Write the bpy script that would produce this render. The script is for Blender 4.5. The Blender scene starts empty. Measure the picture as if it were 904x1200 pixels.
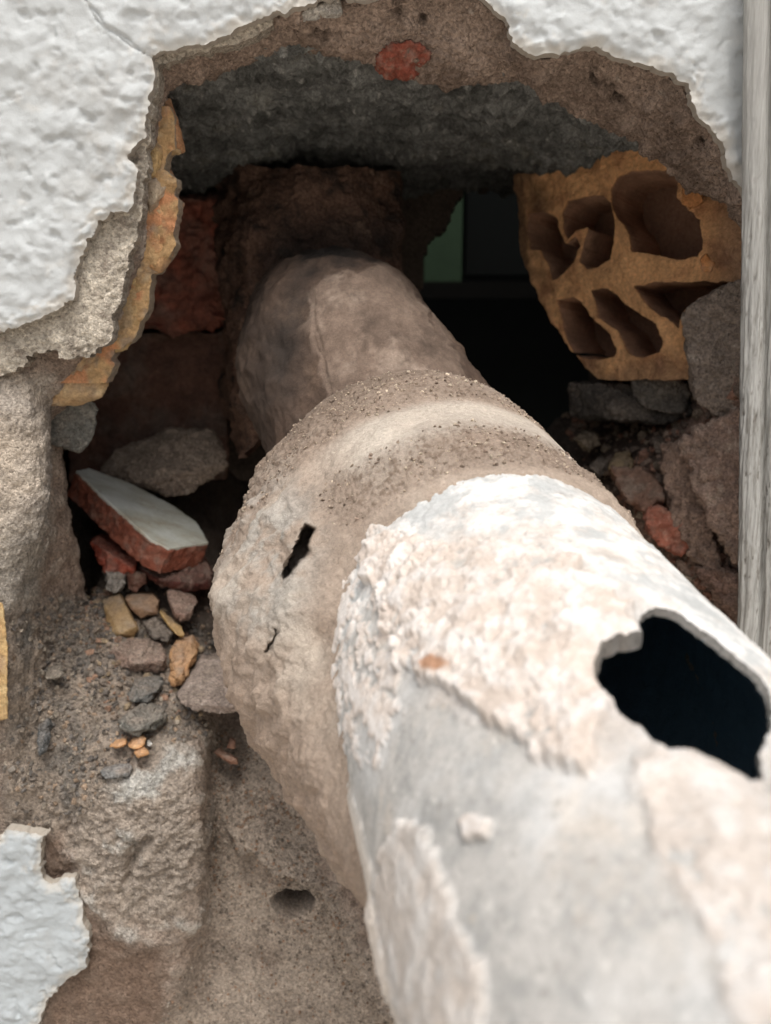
import bpy, bmesh, math, random
import numpy as np
from mathutils import Vector

# ------------------------------------------------------------------ camera, sky, sun, exposure
SC = bpy.context.scene
COL = SC.collection
PITCH = math.radians(12.0)
CAMP = np.array([0.0, -0.42, 0.0])
FPX = 1039.0
cam_d = bpy.data.cameras.new('camera')
cam = bpy.data.objects.new('camera', cam_d)
COL.objects.link(cam)
cam.location = CAMP
cam.rotation_euler = (math.radians(90) - PITCH, 0, 0)
cam_d.sensor_fit = 'VERTICAL'
cam_d.sensor_height = 24.0
cam_d.lens = 24.0 * FPX / 1200.0
cam_d.clip_start = 0.005
cam_d.clip_end = 50
cam_d.dof.use_dof = True
cam_d.dof.focus_distance = 0.37
cam_d.dof.aperture_fstop = 7.0
SC.camera = cam

SUN_EL, SUN_AZ = math.radians(66), math.radians(10)      # azimuth: from -Y towards +X
W = bpy.data.worlds.new('World')
SC.world = W
W.use_nodes = True
nt = W.node_tree
for n in list(nt.nodes): nt.nodes.remove(n)
sky = nt.nodes.new('ShaderNodeTexSky')
sky.sky_type = 'NISHITA'
sky.sun_disc = False
sky.sun_elevation = SUN_EL
sky.sun_rotation = math.pi - SUN_AZ
sky.air_density = 1.0
sky.dust_density = 6.0
sky.ozone_density = 0.6
hs = nt.nodes.new('ShaderNodeHueSaturation')
hs.inputs['Saturation'].default_value = 0.35
bg = nt.nodes.new('ShaderNodeBackground')
bg.inputs['Strength'].default_value = 0.15
wo = nt.nodes.new('ShaderNodeOutputWorld')
nt.links.new(sky.outputs[0], hs.inputs['Color'])
nt.links.new(hs.outputs[0], bg.inputs[0])
nt.links.new(bg.outputs[0], wo.inputs[0])

sd = bpy.data.lights.new('sun', 'SUN')
sd.energy = 1.3
sd.angle = math.radians(32)
sd.color = (1.0, 0.975, 0.94)
sun = bpy.data.objects.new('sun', sd)
COL.objects.link(sun)
sdir = Vector((math.sin(SUN_AZ) * math.cos(SUN_EL), -math.cos(SUN_AZ) * math.cos(SUN_EL), math.sin(SUN_EL)))
sun.rotation_euler = sdir.to_track_quat('Z', 'Y').to_euler()
SC.view_settings.view_transform = 'Standard'
SC.view_settings.look = 'None'
SC.view_settings.exposure = 0.38
SC.view_settings.gamma = 1.0
SC.view_settings.use_curve_mapping = False
try:
    SC.cycles.use_denoising = True
    SC.cycles.max_bounces = 8
    SC.cycles.diffuse_bounces = 5
except Exception:
    pass

# ------------------------------------------------------------------ maths helpers
CP, SP = math.cos(PITCH), math.sin(PITCH)
rng = np.random.default_rng(7)

def rays(px, py):
    px = np.asarray(px, float); py = np.asarray(py, float)
    x = (px - 452) / FPX; u = (600 - py) / FPX
    return np.stack([x, CP + u * SP, -SP + u * CP], -1)

def at(px, py, Y):
    d = rays(px, py)
    s = (np.asarray(Y, float) - CAMP[1]) / d[..., 1]
    return CAMP + d * s[..., None]

def proj(P):
    v = P - CAMP
    fw = v[..., 1] * CP - v[..., 2] * SP
    up = v[..., 1] * SP + v[..., 2] * CP
    fw = np.where(np.abs(fw) < 1e-6, 1e-6, fw)
    return 452 + FPX * v[..., 0] / fw, 600 - FPX * up / fw

def lin(r, g, b):
    c = np.array([r, g, b], float) / 255.0
    return np.where(c <= 0.04045, c / 12.92, ((c + 0.055) / 1.055) ** 2.4)

def sstep(a, b, x):
    t = np.clip((x - a) / (b - a), 0, 1)
    return t * t * (3 - 2 * t)

_p = np.random.default_rng(3).permutation(256).astype(np.int64)
PERM = np.concatenate([_p, _p, _p])
_g = np.random.default_rng(4).normal(size=(256, 3))
GRAD = _g / np.linalg.norm(_g, axis=1)[:, None]

def perlin(P):
    i = np.floor(P).astype(np.int64); f = P - i
    i &= 255
    w = f * f * f * (f * (f * 6 - 15) + 10)
    res = 0
    for dx in (0, 1):
        for dy in (0, 1):
            for dz in (0, 1):
                h = PERM[PERM[PERM[(i[:, 0] + dx) & 255] + ((i[:, 1] + dy) & 255)] + ((i[:, 2] + dz) & 255)]
                g = GRAD[h]
                dot = g[:, 0] * (f[:, 0] - dx) + g[:, 1] * (f[:, 1] - dy) + g[:, 2] * (f[:, 2] - dz)
                wx = w[:, 0] if dx else 1 - w[:, 0]
                wy = w[:, 1] if dy else 1 - w[:, 1]
                wz = w[:, 2] if dz else 1 - w[:, 2]
                res = res + dot * wx * wy * wz
    return res * 1.6

def fbm(P, scale, octv=4, gain=0.5, seed=0.0, ridged=False):
    Q = P.reshape(-1, 3) * scale + seed * 17.31 + 100.0
    a = 1.0; s = 0; tot = 0
    for k in range(octv):
        n = perlin(Q)
        if ridged: n = 1 - 2 * np.abs(n)
        s = s + a * n; tot += a
        a *= gain; Q = Q * 2.03 + 11.7
    return (s / tot).reshape(P.shape[:-1])

def worley(P, scale, seed=0.0):
    """distance to nearest and second nearest jittered cell point, and a random value of that cell"""
    Q = P.reshape(-1, 3) * scale + seed * 9.7 + 50
    i = np.floor(Q).astype(np.int64); f = Q - i
    d1 = np.full(len(Q), 9.0); d2 = np.full(len(Q), 9.0); cid = np.zeros(len(Q))
    for dx in (-1, 0, 1):
        for dy in (-1, 0, 1):
            for dz in (-1, 0, 1):
                h = PERM[PERM[PERM[(i[:, 0] + dx) & 255] + ((i[:, 1] + dy) & 255)] + ((i[:, 2] + dz) & 255)]
                j = GRAD[h] * 0.38 + 0.5
                v = np.stack([dx + j[:, 0] - f[:, 0], dy + j[:, 1] - f[:, 1], dz + j[:, 2] - f[:, 2]], -1)
                d = np.sqrt((v * v).sum(-1))
                c = d < d1
                d2 = np.where(c, d1, np.minimum(d2, d)); cid = np.where(c, h / 255.0, cid); d1 = np.where(c, d, d1)
    sh = P.shape[:-1]
    return d1.reshape(sh), d2.reshape(sh), cid.reshape(sh)

def sdf_poly(x, y, poly):
    """signed distance, negative inside"""
    sh = np.shape(x); x = np.ravel(x); y = np.ravel(y)
    poly = np.asarray(poly, float); n = len(poly)
    d = np.full(x.shape, 1e18); inside = np.zeros(x.shape, bool)
    for k in range(n):
        ax, ay = poly[k]; bx, by = poly[(k + 1) % n]
        ex, ey = bx - ax, by - ay
        wx, wy = x - ax, y - ay
        t = np.clip((wx * ex + wy * ey) / (ex * ex + ey * ey + 1e-18), 0, 1)
        d = np.minimum(d, (wx - ex * t) ** 2 + (wy - ey * t) ** 2)
        c = ((ay > y) != (by > y))
        if c.any():
            xi = ax + (y - ay) * ex / (ey if abs(ey) > 1e-18 else 1e-18)
            inside ^= c & (x < xi)
    d = np.sqrt(d)
    return np.where(inside, -d, d).reshape(sh)

def grid_normals(P):
    du = np.gradient(P, axis=0); dv = np.gradient(P, axis=1)
    n = np.cross(du, dv)
    return n / (np.linalg.norm(n, axis=-1, keepdims=True) + 1e-12)

def cr(pts, m):
    """Catmull-Rom through pts (n,k,3) along axis 0, resampled to m rows"""
    n = len(pts)
    t = np.linspace(0, n - 1 - 1e-9, m); i = t.astype(int); f = (t - i)
    f = f.reshape((-1,) + (1,) * (pts.ndim - 1))
    p0 = pts[np.maximum(i - 1, 0)]; p1 = pts[i]; p2 = pts[i + 1]; p3 = pts[np.minimum(i + 2, n - 1)]
    a = 0.42
    return ((2 * f**3 - 3 * f**2 + 1) * p1 + (f**3 - 2 * f**2 + f) * a * (p2 - p0)
            + (-2 * f**3 + 3 * f**2) * p2 + (f**3 - f**2) * a * (p3 - p1))

def resample_uneven(pts, m, w):
    """like cr but with weights w per interval (n-1) giving how many of m samples go in each"""
    n = len(pts); w = np.asarray(w, float); c = np.concatenate([[0], np.cumsum(w) / w.sum()])
    t = np.interp(np.linspace(0, 1, m), c, np.arange(n))
    t = np.clip(t, 0, n - 1 - 1e-9); i = t.astype(int); f = (t - i).reshape((-1,) + (1,) * (pts.ndim - 1))
    p0 = pts[np.maximum(i - 1, 0)]; p1 = pts[i]; p2 = pts[i + 1]; p3 = pts[np.minimum(i + 2, n - 1)]
    a = 0.42
    return ((2 * f**3 - 3 * f**2 + 1) * p1 + (f**3 - 2 * f**2 + f) * a * (p2 - p0)
            + (-2 * f**3 + 3 * f**2) * p2 + (f**3 - f**2) * a * (p3 - p1))

def grid_faces(nu, nv, close_u=False, close_v=False):
    iu = np.arange(nu if close_u else nu - 1); iv = np.arange(nv if close_v else nv - 1)
    a, b = np.meshgrid(iu, iv, indexing='ij')
    a1 = (a + 1) % nu; b1 = (b + 1) % nv
    return np.stack([a * nv + b, a1 * nv + b, a1 * nv + b1, a * nv + b1], -1).reshape(-1, 4)

# ------------------------------------------------------------------ object helpers
def mesh_np(name, V, F, mat, parent=None, col=None, smooth=True, label=None, cat=None, group=None, kind=None):
    me = bpy.data.meshes.new(name)
    V = np.asarray(V, np.float32).reshape(-1, 3)
    groups = F if isinstance(F, list) else [F]
    groups = [np.asarray(g, np.int32) for g in groups if len(g)]
    used = np.zeros(len(V), bool)
    for g in groups: used[g.ravel()] = True
    if not used.all():
        idx = np.cumsum(used) - 1
        V = V[used]; groups = [idx[g].astype(np.int32) for g in groups]
        if col is not None: col = np.asarray(col).reshape(-1, 3)[used]
    me.vertices.add(len(V)); me.vertices.foreach_set('co', V.ravel())
    nl = sum(g.size for g in groups); nf = sum(len(g) for g in groups)
    me.loops.add(nl); me.loops.foreach_set('vertex_index', np.concatenate([g.ravel() for g in groups]))
    me.polygons.add(nf)
    sizes = np.concatenate([np.full(len(g), g.shape[1]) for g in groups])
    starts = np.concatenate([[0], np.cumsum(sizes)[:-1]]).astype(np.int32)
    me.polygons.foreach_set('loop_start', starts)
    me.polygons.foreach_set('use_smooth', np.full(nf, smooth))
    me.update(calc_edges=True); me.validate()
    if col is not None:
        a = me.color_attributes.new('Col', 'FLOAT_COLOR', 'POINT')
        cc = np.asarray(col, float).reshape(-1, 3); lum = cc @ np.array([.2126, .7152, .0722])
        cc = lum[:, None] + (cc - lum[:, None]) * 0.88
        c = np.ones((len(V), 4), np.float32); c[:, :3] = np.clip(cc, 0.003, 0.9)
        a.data.foreach_set('color', c.ravel())
    me.materials.append(mat)
    o = bpy.data.objects.new(name, me); COL.objects.link(o)
    if parent is not None: o.parent = parent
    return tag(o, label, cat, group, kind)

def tag(o, label=None, cat=None, group=None, kind=None):
    if label: o['label'] = label
    if cat: o['category'] = cat
    if group: o['group'] = group
    if kind: o['kind'] = kind
    return o

def thing(name, label, cat, group=None):
    o = bpy.data.objects.new(name, None); COL.objects.link(o)
    o.empty_display_size = 0.02
    return tag(o, label, cat, group)

def solid(name, Vo, Vi, F, keep, mat, parent=None, col=None, col_in=None, edge_col=None, **k):
    """closed shell from outer verts, inner verts and the kept quads"""
    F = F[keep]
    e = np.concatenate([F[:, [0, 1]], F[:, [1, 2]], F[:, [2, 3]], F[:, [3, 0]]])
    key = np.sort(e, 1); key = key[:, 0].astype(np.int64) * (len(Vo) + 1) + key[:, 1]
    u, inv, cnt = np.unique(key, return_inverse=True, return_counts=True)
    be = e[cnt[inv] == 1]
    n = len(Vo)
    ids = np.unique(be); mp = np.full(n, -1); mp[ids] = np.arange(len(ids)); m = len(ids)
    # the broken edge has its own vertices (a crisp arris) and three uneven steps through the thickness
    lay = []
    for q, f in enumerate((0.0, 0.35, 0.7, 1.0)):
        p = Vo[ids] * (1 - f) + Vi[ids] * f
        if 0 < q < 3:
            w = np.linalg.norm(Vo[ids] - Vi[ids], axis=1)
            p = p + np.stack([fbm(p, 420, 3, .6, 201 + k) for k in range(3)], -1) * np.minimum(w * 0.2, 0.0012)[:, None]
        lay.append(p)
    side = []
    for q in range(3):
        o0 = 2 * n + q * m; o1 = o0 + m
        side.append(np.stack([o0 + mp[be[:, 1]], o0 + mp[be[:, 0]], o1 + mp[be[:, 0]], o1 + mp[be[:, 1]]], -1))
    V = np.concatenate([Vo, Vi] + lay); FF = np.concatenate([F, F[:, ::-1] + n] + side)
    c = None
    if col is not None:
        ce = col[ids] if edge_col is None else col[ids] * 0.25 + np.asarray(edge_col) * 0.75
        c = np.concatenate([col, col if col_in is None else col_in] + [ce] * 4)
    return mesh_np(name, V, FF, mat, parent, c, **k)

def mat_vc(name, bump=0.3, fine=900.0, rough=0.9, var=0.25, mid=120.0, spec=0.25, dist=0.0006, coat=0.0, speck=0.0, pore=0.0, aniso=None):
    m = bpy.data.materials.new(name); m.use_nodes = True
    t = m.node_tree; b = t.nodes['Principled BSDF']
    def math_(op, a, c_, clamp=False):
        n = t.nodes.new('ShaderNodeMath'); n.operation = op; n.use_clamp = clamp
        for k, v in ((0, a), (1, c_)):
            if isinstance(v, (int, float)): n.inputs[k].default_value = v
            else: t.links.new(v, n.inputs[k])
        return n.outputs[0]
    def rmap(v, a, c_, d, e):
        n = t.nodes.new('ShaderNodeMapRange')
        for k, x in (('From Min', a), ('From Max', c_), ('To Min', d), ('To Max', e)): n.inputs[k].default_value = x
        t.links.new(v, n.inputs['Value']); return n.outputs[0]
    at_ = t.nodes.new('ShaderNodeAttribute'); at_.attribute_name = 'Col'
    tc = t.nodes.new('ShaderNodeTexCoord'); vec = tc.outputs['Object']
    if aniso:
        mp = t.nodes.new('ShaderNodeMapping'); mp.inputs['Scale'].default_value = aniso
        t.links.new(vec, mp.inputs['Vector']); vec = mp.outputs[0]
    def noise(sc, det, ro=0.6):
        n = t.nodes.new('ShaderNodeTexNoise'); n.inputs['Scale'].default_value = sc; n.inputs['Detail'].default_value = det
        n.inputs['Roughness'].default_value = ro; t.links.new(vec, n.inputs['Vector']); return n.outputs['Fac']
    def voro(sc, out='Distance'):
        n = t.nodes.new('ShaderNodeTexVoronoi'); n.inputs['Scale'].default_value = sc
        t.links.new(vec, n.inputs['Vector']); return n.outputs[out]
    nf, nm, nl = noise(fine, 3), noise(mid, 5, 0.68), noise(mid * 0.16, 4, 0.6)
    h = math_('ADD', math_('MULTIPLY', nf, 0.55), nm)
    tot = math_('ADD', math_('ADD', nf, nm), nl)
    fac = rmap(tot, 1.05, 1.95, 1 - var, 1 + var)
    if speck > 0:
        vc = voro(fine * 0.55, 'Color'); sp = t.nodes.new('ShaderNodeSeparateColor'); t.links.new(vc, sp.inputs[0])
        fac = math_('MULTIPLY', fac, rmap(sp.outputs[0], 0.0, 1.0, 1 - speck, 1 + speck))
        vd = voro(fine * 0.55)
        h = math_('ADD', h, math_('MULTIPLY', math_('SUBTRACT', 0.6, vd), 0.5 * speck / 0.3))
    if pore > 0:
        pd = rmap(voro(mid * 0.8), 0.06, 0.26, 0.0, 1.0)
        h = math_('ADD', h, math_('MULTIPLY', pd, pore)); fac = math_('MULTIPLY', fac, rmap(pd, 0.0, 1.0, 0.72, 1.0))
    mx = t.nodes.new('ShaderNodeVectorMath'); mx.operation = 'SCALE'
    t.links.new(at_.outputs['Color'], mx.inputs[0]); t.links.new(fac, mx.inputs['Scale'])
    t.links.new(mx.outputs[0], b.inputs['Base Color'])
    bp = t.nodes.new('ShaderNodeBump'); bp.inputs['Strength'].default_value = bump; bp.inputs['Distance'].default_value = dist
    t.links.new(h, bp.inputs['Height']); t.links.new(bp.outputs[0], b.inputs['Normal'])
    b.inputs['Roughness'].default_value = rough
    b.inputs['Specular IOR Level'].default_value = spec
    b.inputs['Coat Weight'].default_value = coat
    return m

M_PLASTER = mat_vc('white_stucco', 0.35, 1500, 0.75, 0.05, 420, 0.3, 0.0006)
M_MORTAR = mat_vc('crumbly_mortar', 1.0, 1500, 0.95, 0.38, 420, 0.15, 0.0016, speck=0.28, pore=0.35)
M_COLLAR = mat_vc('trowelled_mortar', 0.8, 1900, 0.95, 0.24, 420, 0.15, 0.0010, speck=0.10)
M_CONC = mat_vc('lintel_concrete', 1.0, 1200, 0.85, 0.5, 300, 0.3, 0.0018, speck=0.2, pore=0.3)
M_PIPE = mat_vc('fibre_cement', 0.6, 1500, 0.8, 0.16, 420, 0.3, 0.0006, speck=0.05)
M_TERRA = mat_vc('fired_clay', 0.9, 1300, 0.92, 0.34, 330, 0.15, 0.0012, speck=0.12)
M_DUST = mat_vc('dusty_pipe', 0.7, 1500, 0.92, 0.38, 260, 0.2, 0.0008, speck=0.08)
M_GLAZE = mat_vc('old_glaze', 0.15, 900, 0.45, 0.14, 120, 0.4, 0.0003)
M_WOOD = mat_vc('weathered_wood', 0.5, 900, 0.7, 0.18, 300, 0.3, 0.0010, aniso=(1.0, 1.0, 0.06))
M_DARK = mat_vc('dark_room', 0.2, 200, 0.95, 0.2, 20, 0.1, 0.001)

def flat(c, n): return np.tile(np.asarray(c, float), (n, 1))
def mixc(c, d, m): return c * (1 - m[..., None]) + np.asarray(d) * m[..., None]

WHITE = lin(187, 190, 189); BEIGE = lin(192, 180, 163); BROWN = lin(150, 130, 114); DBROWN = lin(112, 93, 79)
SAND = lin(146, 132, 116); GREY = lin(140, 138, 132); DGREY = lin(92, 93, 90); OCHRE = lin(196, 160, 104)
TERRA = lin(186, 112, 62); RED = lin(158, 76, 52); PINK = lin(206, 184, 166); DRED = lin(110, 58, 45)

# ------------------------------------------------------------------ plastered wall
WALL = thing('broken_wall', 'white stuccoed masonry wall broken open around the grey drain pipe', 'wall')
WALL.location = (0, 0, 0)

def uneven(a, b, fa, fb, fine, coarse):
    p1 = np.arange(a, fa, coarse); p2 = np.arange(fa, fb, fine); p3 = np.arange(fb, b + coarse, coarse)
    return np.concatenate([p1, p2, p3])

def sheet(name, poly_px, Y0, thick, h, colf, dispf, mat, bounds, rag=0.0012, ragscale=260, closed_px=True, tilt=None, label=None):
    P = np.array([at(a, b, Y0) for a, b in poly_px]) if closed_px else np.array(poly_px)
    poly = P[:, [0, 2]]
    x0, x1, z0, z1, fx0, fx1, fz0, fz1 = bounds
    X = uneven(x0, x1, fx0, fx1, h, 0.01); Z = uneven(z0, z1, fz0, fz1, h, 0.01)
    gx, gz = np.meshgrid(X, Z, indexing='ij')
    P3 = np.stack([gx, np.zeros_like(gx), gz], -1)
    s = sdf_poly(gx, gz, poly)
    near = np.abs(s) < 0.02
    nz = np.zeros_like(s)
    nz[near] = fbm(P3[near], ragscale, 2, 0.6, 3) * rag * 1.2 * (0.4 + 1.6 * sstep(-.2, .4, fbm(P3[near], 45, 2, .5, 4))) + fbm(P3[near], 70, 3, 0.6, 5) * rag * 2.4
    s = s + nz
    gsx, gsz = np.gradient(s, X, Z, edge_order=1)
    g = np.maximum(np.sqrt(gsx**2 + gsz**2), 0.35)
    s = s / g; gsx = gsx / g; gsz = gsz / g
    sn = (s > -h * 0.3) & (s < h * 1.45)
    dx = np.where(sn, np.clip(-s * gsx, -1.4 * h, 1.4 * h), 0); dz = np.where(sn, np.clip(-s * gsz, -1.4 * h, 1.4 * h), 0)
    gx = gx + dx; gz = gz + dz
    okv = s < h * 1.45
    P3 = np.stack([gx, np.full_like(gx, Y0), gz], -1)
    disp = dispf(P3, s)
    Vo = P3.copy(); Vo[..., 1] -= disp
    Vi = P3.copy(); Vi[..., 1] += thick
    nu, nv = gx.shape
    F = grid_faces(nu, nv)
    keep = okv.ravel()[F].all(1) & (s.ravel()[F].min(1) < 0)
    c = colf(P3, s)
    return solid(name, Vo.reshape(-1, 3), Vi.reshape(-1, 3), F, keep, mat, WALL, c.reshape(-1, 3), edge_col=lin(160, 148, 132))

def stucco_disp(P, s):
    a = fbm(P, 34, 3, 0.5, 1)
    w = np.stack([fbm(P, 110, 2, 0.5, 17), a, fbm(P, 110, 2, 0.5, 18)], -1)
    w1, w2, _ = worley(P + 0.0035 * w, 92, 2)
    v1, _, _ = worley(P + 0.002 * w, 210, 5)
    b = fbm(P, 150, 4, 0.5, 7)
    lump = np.clip(0.8 - w1, 0, 1) ** 1.3 * sstep(-0.5, 0.35, b * 0.6 + a)
    dent = sstep(0.12, 0.6, fbm(P, 120, 3, 0.45, 19))
    edge = sstep(-0.006, 0.0, s)
    qx_, qy_ = proj(P)
    ck = sdf_poly(qx_, qy_, [(96,-6),(112,14),(124,30),(142,40),(160,56),(178,66),(160,58),(141,43),(122,33),(110,17)]) + b * 3
    return -sstep(2.5, 0.0, np.abs(ck)) * 0.0014 + a * 0.0018 + lump * 0.0036 * (0.35 + 0.65 * sstep(-.35, .3, fbm(P, 16, 3, .5, 20))) + np.clip(0.7 - v1, 0, 1) * 0.0008 * sstep(-.2, .4, a) + b * 0.0006 - dent * 0.0015 - edge**2 * 0.0016

def stucco_col(P, s):
    n = fbm(P, 38, 4, 0.6, 12)
    c = np.tile(WHITE, P.shape[:-1] + (1,)) * (0.93 + 0.07 * np.clip(n, -1, 1)[..., None])
    c = mixc(c, lin(196, 188, 176), sstep(0.15, 0.7, fbm(P, 90, 3, 0.6, 15)) * 0.35)
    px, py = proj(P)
    c = mixc(c, lin(164, 171, 174), sstep(850, 1000, py) * 0.85)  # lower patch greyed: its weaker light is put into the plaster colour
    c = mixc(c, lin(150, 142, 130), sstep(0.05, 0.6, fbm(P, 26, 5, 0.68, 16)) * 0.38 + sstep(0.3, 0.55, fbm(P, 190, 3, 0.6, 14)) * 0.2)
    c = mixc(c, lin(188, 178, 162), sstep(-0.006, 0.001, s + fbm(P, 90, 3, .6, 13) * 0.006) * 0.6)
    return c

EDGE = [(-420, 470), (-100, 410), (0, 389), (30, 378), (56, 369), (70, 360), (84, 351), (88, 337), (87, 326), (94, 300), (104, 277), (112, 264), (117, 257), (132, 250), (148, 247), (155, 236), (158, 224),
        (160, 200), (152, 185), (155, 175), (168, 160), (172, 130), (176, 107), (181, 90), (178, 66), (186, 59), (205, 58), (219, 53), (240, 50), (265, 38), (290, 26), (326, 18), (356, 5), (400, -8), (433, -2),
        (470, -14), (520, -16), (560, -8), (574, 0), (594, 26), (600, 42), (609, 56), (618, 66), (627, 69), (640, 66), (650, 64), (671, 56), (697, 56), (712, 62), (727, 69), (750, 74), (769, 80), (790, 88), (810, 98),
        (817, 123), (826, 138), (835, 149), (845, 170), (851, 190), (862, 208), (871, 221), (880, 236), (892, 280), (905, 360), (915, 500), (930, 700), (950, 900), (1000, 1200), (1200, 1600)]
outer = [(2200, 1600), (2200, -900), (-1200, -900), (-1200, 470)]
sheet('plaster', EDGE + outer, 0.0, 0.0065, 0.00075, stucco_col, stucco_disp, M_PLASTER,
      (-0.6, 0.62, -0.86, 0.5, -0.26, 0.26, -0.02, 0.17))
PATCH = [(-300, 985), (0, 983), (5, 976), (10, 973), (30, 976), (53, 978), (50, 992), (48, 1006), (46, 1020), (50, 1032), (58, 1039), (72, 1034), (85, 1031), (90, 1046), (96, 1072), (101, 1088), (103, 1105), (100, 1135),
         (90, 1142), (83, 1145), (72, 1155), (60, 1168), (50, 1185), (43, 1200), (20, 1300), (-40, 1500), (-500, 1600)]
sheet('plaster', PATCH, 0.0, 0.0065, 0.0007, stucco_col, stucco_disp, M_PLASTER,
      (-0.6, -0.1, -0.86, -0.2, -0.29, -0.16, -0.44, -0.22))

def base_disp(P, s):
    a = fbm(P, 55, 4, 0.55, 21)
    w1, w2, _ = worley(P, 330, 2)
    return a * 0.0022 + fbm(P, 240, 4, 0.65, 22) * 0.0009 - sstep(-0.006, 0, s) * 0.002 - sstep(0.25, 0.5, 0.6 - w1) * 0.0009
def base_col(P, s):
    c = np.tile(lin(188, 176, 158), P.shape[:-1] + (1,))
    n = fbm(P, 120, 5, 0.65, 23)
    c = mixc(c, lin(222, 210, 190), sstep(0.0, 0.5, n)); c = mixc(c, lin(128, 112, 98), sstep(0.05, 0.5, -n) * 0.8)
    c = mixc(c, lin(120, 106, 94), sstep(0.3, 0.6, fbm(P, 420, 2, 0.5, 24)) * 0.7)
    return c
BASE = [(-300, 455), (-40, 446), (0, 441), (18, 436), (38, 412), (55, 408), (72, 420), (95, 424), (110, 414), (122, 404), (128, 388), (133, 368), (140, 345), (146, 322), (152, 300), (157, 275), (163, 250), (166, 225),
        (170, 190), (172, 160), (180, 130), (184, 100), (186, 76), (200, 70), (225, 64), (260, 52), (300, 40), (340, 30), (340, -50), (100, -50), (-300, 0)]
sheet('base_coat', BASE, 0.0072, 0.011, 0.0008, base_col, base_disp, M_MORTAR,
      (-0.4, 0.0, -0.2, 0.2, -0.26, -0.05, -0.05, 0.13), rag=0.0016, ragscale=200)

# ------------------------------------------------------------------ the ragged masonry around the hole (one lofted skin)
NET = [  # columns clockwise from the left; seven rows from the face of the wall into the hole
 [(-100,300,.019),(120,300,.02),(158,302,.022),(166,306,.030),(120,310,.05),(80,310,.15),(100,310,.30)],
 [(-100,210,.019),(120,200,.02),(166,202,.022),(176,204,.030),(140,205,.05),(110,210,.15),(130,210,.30)],
 [(-60,120,.019),(120,120,.02),(180,118,.022),(193,122,.032),(160,120,.05),(130,120,.15),(150,120,.30)],
 [(0,-60,.01),(120,20,.012),(188,66,.013),(204,98,.030),(200,88,.06),(200,80,.15),(220,80,.30)],
 [(150,-150,.01),(225,20,.010),(240,52,.012),(240,84,.034),(242,76,.06),(250,70,.15),(260,70,.30)],
 [(300,-150,.01),(320,-10,.010),(326,22,.012),(338,52,.034),(340,45,.06),(340,50,.15),(340,60,.30)],
 [(430,-150,.01),(430,-40,.010),(432,6,.012),(420,66,.034),(420,58,.06),(420,60,.15),(420,70,.30)],
 [(520,-150,.01),(520,-60,.010),(515,-10,.013),(500,88,.036),(500,80,.06),(490,70,.15),(490,80,.30)],
 [(620,-150,.01),(612,0,.010),(592,32,.014),(570,92,.038),(575,84,.06),(570,70,.15),(560,80,.30)],
 [(640,-120,.01),(636,50,.010),(626,74,.012),(622,97,.040),(630,88,.06),(630,80,.15),(620,80,.30)],
 [(700,-120,.01),(698,30,.010),(694,62,.013),(672,122,.044),(680,112,.07),(690,100,.15),(680,100,.30)],
 [(850,-100,.01),(790,60,.010),(766,86,.013),(742,162,.046),(755,140,.07),(760,120,.15),(750,120,.30)],
 [(980,40,.01),(860,130,.010),(832,154,.013),(800,208,.046),(815,180,.07),(830,160,.15),(820,160,.30)],
 [(1050,200,.01),(900,215,.010),(868,226,.013),(858,244,.040),(880,230,.07),(890,220,.15),(880,220,.30)],
 [(1100,330,.01),(940,320,.012),(905,320,.02),(885,330,.045),(900,330,.07),(900,330,.15),(900,330,.30)],
 [(1150,450,.01),(960,440,.012),(910,440,.02),(878,430,.050),(850,425,.07),(830,440,.15),(810,450,.30)],
 [(1200,700,.01),(980,620,.012),(920,600,.02),(880,570,.050),(835,540,.08),(770,500,.15),(700,480,.30)],
 [(1250,1100,.01),(1040,900,.012),(940,780,.02),(870,740,.045),(800,660,.08),(720,560,.15),(660,490,.30)],
 [(1100,1500,.01),(850,1150,.012),(760,960,.02),(720,880,.045),(680,790,.08),(620,660,.15),(600,520,.30)],
 [(700,1500,.00),(600,1250,.010),(500,1080,.02),(450,980,.035),(420,880,.06),(400,760,.12),(400,540,.30)],
 [(400,1500,.00),(370,1250,.010),(345,1080,.018),(310,960,.030),(282,880,.06),(285,790,.11),(310,560,.30)],
 [(240,1500,.01),(240,1250,.012),(250,1060,.024),(250,950,.034),(250,868,.062),(262,770,.11),(280,560,.30)],
 [(120,1500,.00),(180,1250,.004),(226,1050,.002),(230,940,.004),(230,856,.032),(244,740,.105),(255,540,.30)],
 [(0,1500,.00),(110,1200,.007),(140,1030,.002),(160,930,.004),(168,800,.050),(200,690,.13),(215,520,.30)],
 [(-100,1400,.00),(40,1120,.008),(80,1000,.010),(100,900,.012),(125,770,.055),(150,680,.13),(170,520,.30)],
 [(-250,1200,.00),(-40,960,.008),(20,900,.010),(60,800,.035),(95,735,.070),(122,665,.14),(130,520,.30)],
 [(-300,850,.00),(-60,740,.006),(18,700,.014),(60,710,.060),(102,704,.095),(104,700,.16),(110,520,.30)],
 [(-300,620,.00),(-40,600,.004),(44,600,.012),(60,620,.055),(86,622,.080),(60,640,.16),(90,480,.30)],
 [(-300,500,.00),(-20,490,.006),(46,505,.016),(58,512,.052),(76,520,.070),(60,500,.13),(80,450,.30)],
 [(-300,440,.00),(-10,440,.014),(44,452,.022),(66,466,.034),(84,470,.060),(60,440,.12),(80,400,.30)],
 [(-200,380,.018),(40,390,.02),(96,408,.026),(118,425,.038),(90,420,.055),(60,380,.14),(90,350,.30)],
]
net = np.array([[at(a, b, y) for a, b, y in c] for c in NET])          # cols, rows, 3
netc = np.concatenate([net[-1:], net, net[:2]])
def loop_cr(net, m):
    n = len(net); t = np.linspace(0, n, m, endpoint=False); return t
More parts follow.
